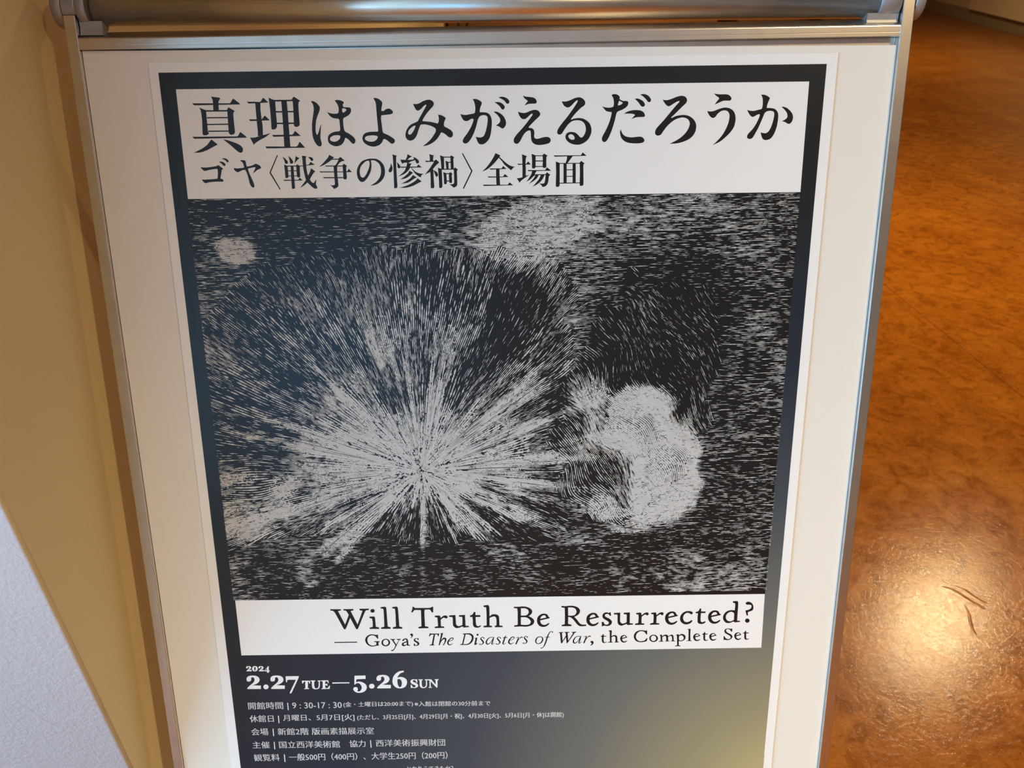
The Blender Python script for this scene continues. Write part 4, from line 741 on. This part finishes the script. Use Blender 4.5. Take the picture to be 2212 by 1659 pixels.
def fields(a, b):
    x = (a-GX)*ASP; y = (b-GY); r = np.hypot(x, y); th = np.arctan2(y, x)
    n1 = fbm(a*9, b*7, 11); n2 = fbm(a*22+5, b*17, 31); n3 = fbm(a*4+9, b*3, 51)
    ray = vnoise((th+3.2)*9, r*1.5, 71)*.6 + vnoise((th+3.2)*21, r*2+3, 72)*.4
    glow = 1.0*np.exp(-(blob(a, b+.02, GX+.02, GY, .25, .125, .12)*(.45+1.15*n1))**2.2)
    rays = (-.14 + .80*sm(ray, .47, .74))*np.exp(-(r/.50)**2)*(.35+.65*sm(b, .25, .6))*(.5+n2)
    leftb = .38*sm(.30-a, 0, .3)*sm(b, .55, .7)*sm(.95-b, 0, .12)
    pale = 0
    for ca, cb, ra, rb, rot, amp in ((.745, .53, .085, .085, .3, .85), (.80, .68, .085, .14, .25, .85), (.735, .80, .075, .035, 0, .8), (.685, .76, .04, .04, 0, .6), (.66, .46, .05, .05, 0, .35), (.07, .115, .05, .035, .2, .6), (.30, .33, .07, .04, 1.4, .3), (.56, .08, .16, .07, -.25, .42)):
        pale = pale + amp*(1-sm(blob(a, b, ca, cb, ra, rb, rot)+(n2-.5)*.75, .75, 1.15))
    hat = .08 + .30*sm(n3, .35, .68)*(.4+.6*n2*1.6)
    topr = .10*sm(a, .55, .9)
    shade = 1 - .75*(1-sm(blob(a, b, .80, .32, .20, .20, .7)+(n2-.5)*.8, .6, 1.25)) 
    shade = shade*(1 - .55*(1-sm(blob(a, b, .55, .30, .10, .13, -.4)+(n2-.5)*.9, .6, 1.25)))
    tone = (hat+topr)*shade + glow + rays*(1-.5*sm(a, .55, .75)) + leftb*(.5+n2) 
    tone = tone*(1-np.clip(pale, 0, 1)*.9) + pale
    low = .85 - .75*n1
    tone = np.where(b > .80, tone*(1-sm(b, .80, .92)*(low)), tone)
    tone = tone*(1-.45*np.exp(-((b-.86-.06*np.sin(a*7))/.03)**2))
    tone = np.clip((tone-.30)*1.30+.30, 0, 1)
    tone = np.clip(tone + .7*np.exp(-(blob(a, b, GX, GY, .07, .055)*(.6+.8*n2))**2), 0, 1)
    tone = tone + .35*sm(b, .84, .90)*sm(n2*.6+n3*.4, .48, .62)*(1-sm(a, .75, .95)*.5)
    wr = sm(.66-r, 0, .10)*(1-sm(a+(n2-.5)*.12, .60, .66)); wr = np.where(b < .17, wr*sm(b+(n2-.5)*.1, .10, .16), wr)
    wr = wr*(1-sm(b+(n1-.5)*.10, .80, .86))
    inr = 1-sm(blob(a, b, .74, .50, .19, .34, .3)+(n2-.5)*.5, .8, 1.05)
    return np.clip(tone, 0, 1), wr, inr, th, n3
E0, E1 = AQ[0], AQ[2]
def inside(x, y):
    """sheet mm -> picture coordinates 0..1"""
    b = (y-AQ[0].y)/(AQ[3].y-AQ[0].y); a = (x-AQ[0].x)/(AQ[1].x-AQ[0].x); return a, b
def mesh_quads(name, quads, z, m, label):
    """quads: (n, 4, 2) in sheet mm"""
    x = quads[..., 0]; y = quads[..., 1]; n = len(quads)
    x = np.clip(x, AQ[0].x+.2, AQ[1].x-.2); y = np.clip(y, AQ[0].y+.2, AQ[3].y-.3)
    zz = z[:, None] if hasattr(z, 'shape') else z
    co = x[..., None]/1000*np.array((1, 0, 0)) + y[..., None]/1000*np.array(EV) + (zz + x*0)[..., None]/1000*np.array(EN)
    me = bpy.data.meshes.new(name); me.vertices.add(n*4); me.vertices.foreach_set('co', co.reshape(-1).astype(np.float32))
    me.loops.add(n*4); me.loops.foreach_set('vertex_index', np.arange(n*4).astype(np.int32))
    me.polygons.add(n); me.polygons.foreach_set('loop_start', (np.arange(n)*4).astype(np.int32)); me.polygons.foreach_set('loop_total', np.full(n, 4, np.int32))
    me.update(calc_edges=True); me.validate(); me.materials.append(m)
    o = bpy.data.objects.new(name, me); COL.objects.link(o); o.parent = poster; o['kind'] = 'stuff'; o['label'] = label
    return o
def ribbons(X, Y, spacing, frac):
    """X, Y, frac: (lines, steps); white line whose width follows the tone"""
    w_ = frac*spacing
    dx = np.gradient(X, axis=1); dy = np.gradient(Y, axis=1); l = np.hypot(dx, dy)+1e-9; nx, ny = -dy/l, dx/l
    on = (w_[:, :-1] > 0) | (w_[:, 1:] > 0); on &= (frac[:, :-1] > .02) | (frac[:, 1:] > .02)
    a1 = np.stack([X+nx*w_/2, Y+ny*w_/2], -1); a2 = np.stack([X-nx*w_/2, Y-ny*w_/2], -1)
    q = np.stack([a1[:, :-1], a1[:, 1:], a2[:, 1:], a2[:, :-1]], 2)
    return q[on]
def width_of(t, nz, hf):
    f = t*1.18 + (nz-.5)*1.0 + (hf-.5)*.7 - .16
    f = np.where(f < .09, 0, f)
    return np.clip(f, 0, .94)
def etch(name, X, Y, spacing, maskf, z, seed, label):
    a, b = inside(X, Y); t, wr, inr, th, n3 = fields(a, b)
    li = np.arange(X.shape[0])[:, None] + np.zeros_like(X); st = np.arange(X.shape[1])[None, :] + np.zeros_like(X)
    nz = vnoise(li*.83, st*.30 + li*3.7, seed); hf = vnoise(li*1.7, st*.95 + li*1.3, seed+1)
    f = width_of(t, nz, hf)*(maskf(wr, inr, nz) > .5)
    f = np.where((a < 0) | (a > 1) | (b < 0) | (b > 1), 0, f)
    q = ribbons(X, Y, spacing, f)
    return mesh_quads(name, q, z, m_etch, label)
W_, H_ = AQ[1].x-AQ[0].x, AQ[3].y-AQ[0].y
# level lines
s_ = 1.75; n_l = int(H_/s_)+14; xs = np.arange(0, W_+3, 2.2)
Yl = AQ[0].y - 8 + s_*np.arange(n_l)[:, None] + 0*xs[None, :]; Xl = AQ[0].x + xs[None, :] + 0*Yl
Yl = Yl - (Xl-AQ[0].x)*.010 + (vnoise(Xl/60, Yl/40, 5)-.5)*5 + (vnoise(Xl/9, Yl/3, 6)-.5)*.7
etch('level_hatching', Xl, Yl, s_, lambda wr, inr, nz: ((wr+(nz-.5)*.25 < .5) & (inr+(nz-.5)*.3 < .55))*1.0, .070, 101, 'level etched lines of the picture')
# lines spreading from the bright centre
cx_, cy_ = AQ[0].x+GX*W_, AQ[0].y+GY*H_
for ring, (r0, r1, cnt) in enumerate(((3, 60, 46), (15, 90, 130), (30, 160, 250), (70, 290, 520), (180, 420, 900))):
    t_ = (np.arange(cnt)+.5)/cnt*2*math.pi; rr = np.arange(r0, r1, 2.3)
    T = t_[:, None] + 0*rr[None, :] + (vnoise(rr[None, :]/50 + 0*t_[:, None], t_[:, None]*6, 9+ring)-.5)*.05
    Rr = rr[None, :] + 0*T; Xr = cx_ + Rr*np.cos(T); Yr = cy_ + Rr*np.sin(T)
    sp = 2*math.pi*Rr/cnt
    lo_, hi_ = ((-99, 20), (20, 52), (52, 110), (110, 230), (230, 999))[ring]; Rj = Rr + (vnoise(T*7, T*0+3, 33)+vnoise(T*23, T*0+9, 34)-1)*50
    rm = (Rj >= lo_) & (Rj < hi_)
    etch('spreading_hatching', Xr, Yr, sp, lambda wr, inr, nz: (rm & (wr+(nz-.5)*.25 >= .5) & (inr+(nz-.5)*.3 < .55))*1.0, .072, 120+ring, 'etched lines spreading out from the pale centre')
# slanting lines that follow soft folds at the right
s_ = 1.7; L_ = np.arange(0, 460, 2.2); K_ = np.arange(-150, 150)[:, None]*s_
ang = .95; bx, by = AQ[0].x+.74*W_, AQ[0].y+.50*H_
Xd = bx + (L_-230)*math.cos(ang) - K_*math.sin(ang); Yd = by + (L_-230)*math.sin(ang) + K_*math.cos(ang)
wv = (vnoise(Xd/45, Yd/45, 15)-.5)*34; Xd2 = Xd - wv*math.sin(ang); Yd2 = Yd + wv*math.cos(ang)
etch('slanting_hatching', Xd2, Yd2, s_, lambda wr, inr, nz: (inr+(nz-.5)*.3 >= .55)*1.0, .074, 140, 'slanting etched lines of the picture')
# massed short pale touches where the picture is lightest, and dark flecks over everything
def touches(name, N, m, z, prob, lo, hi, wlo, whi, spread, label, seed):
    r = np.random.default_rng(seed); x = AQ[0].x + r.random(N)*W_; y = AQ[0].y + r.random(N)*H_
    a, b = inside(x, y); t, wr, inr, th, n3 = fields(a, b); k = r.random(N) < prob(t, fbm(a*34, b*26, 91)); x, y, t, wr, th = x[k], y[k], t[k], wr[k], th[k]; n = len(x)
    d = np.where(wr > .5, th, 0) + r.normal(0, spread, n); L = lo + (hi-lo)*r.random(n)**2; Wd = wlo + (whi-wlo)*r.random(n)
    dx, dy = np.cos(d)*L/2, np.sin(d)*L/2; ex, ey = -np.sin(d)*Wd/2, np.cos(d)*Wd/2
    q = np.stack([np.stack([x-dx, y-dy], -1), np.stack([x+ex, y+ey], -1), np.stack([x+dx, y+dy], -1), np.stack([x-ex, y-ey], -1)], 1)
    return mesh_quads(name, q, z + (np.arange(n) % 9)*.0015, m, label)
touches('pale_touches', 100000, m_etch, .082, lambda t, f: np.clip((t-.48)*2.6, 0, 1)*(f > .36), 2.0, 5.5, .9, 1.7, 1.0, 'massed pale touches of the picture', 3)
touches('dark_flecks', 60000, m_ink, .100, lambda t, f: np.clip(.45-.25*t, .0, 1)*np.where(f < .50, 1, .35), 1.6, 9.0, .35, .85, .5, 'dark flecks of the picture', 4)
# a few long dark ray lines
r_ = np.random.default_rng(12); n = 420; t_ = r_.random(n)*2*math.pi; r0 = 35+r_.random(n)*90; ln = 15+r_.random(n)*70
t_ = t_[(t_ > 2.2) | (t_ < .15)]; r0 = r0[:len(t_)]; ln = ln[:len(t_)]
p0 = np.stack([cx_+r0*np.cos(t_), cy_+r0*np.sin(t_)], -1); p1 = np.stack([cx_+(r0+ln)*np.cos(t_), cy_+(r0+ln)*np.sin(t_)], -1)
e = np.stack([-np.sin(t_), np.cos(t_)], -1); wd = (.25+.7*r_.random(len(t_)))[:, None]; mid = (p0+p1)/2
mesh_quads('ray_lines', np.stack([p0, mid+e*wd/2, p1, mid-e*wd/2], 1), .112, m_ink, 'long dark lines running outwards')

# ------------------------------------------------------------------ far furniture seen through the gap under the tube
def bench():
    p0, p1 = Vector((3.06, 10.95, 0)), Vector((4.35, 11.42, 0)); d = (p1-p0).normalized(); n = Vector((-d.y, d.x, 0))
    r = empty('bench', (p0+p1)/2)
    tag(r, 'low bench on two black block feet standing far back on the orange floor', 'bench')
    rl = r.location
    for p in (p0, p1):
        f = lambda a, b, c, p=p: p + d*a + n*b + Vector((0, 0, c))
        box('leg', (-.05, -.16, 0), (.05, .16, .39), m_blackmetal, r, rl, f, .004)
    f = lambda a, b, c: p0 + d*a + n*b + Vector((0, 0, c)); L = (p1-p0).length
    box('seat', (-.25, -.22, .39), (L+.25, .22, .45), m_seat, r, rl, f, .012)
bench()
def chair():
    c = Vector((-.52, 9.35, 0)); r = empty('stacking_chair', c)
    tag(r, 'black chair standing past the far end of the cream wall', 'chair'); rl = r.location
    for x, y, top in ((-.10, -.2, .44), (-.02, .22, .82), (.13, -.2, .44), (.21, .22, .82)):
        tube('leg', (c.x+x, c.y+y, 0), (c.x+x, c.y+y*.9, top), .014, m_blackmetal, r, rl, 10)
    box('seat', (c.x-.14, c.y-.22, .44), (c.x+.25, c.y+.22, .475), m_seat, r, rl, bevel=.01)
    box('backrest', (c.x-.06, c.y+.185, .62), (c.x+.25, c.y+.215, .84), m_seat, r, rl, bevel=.01)
chair()
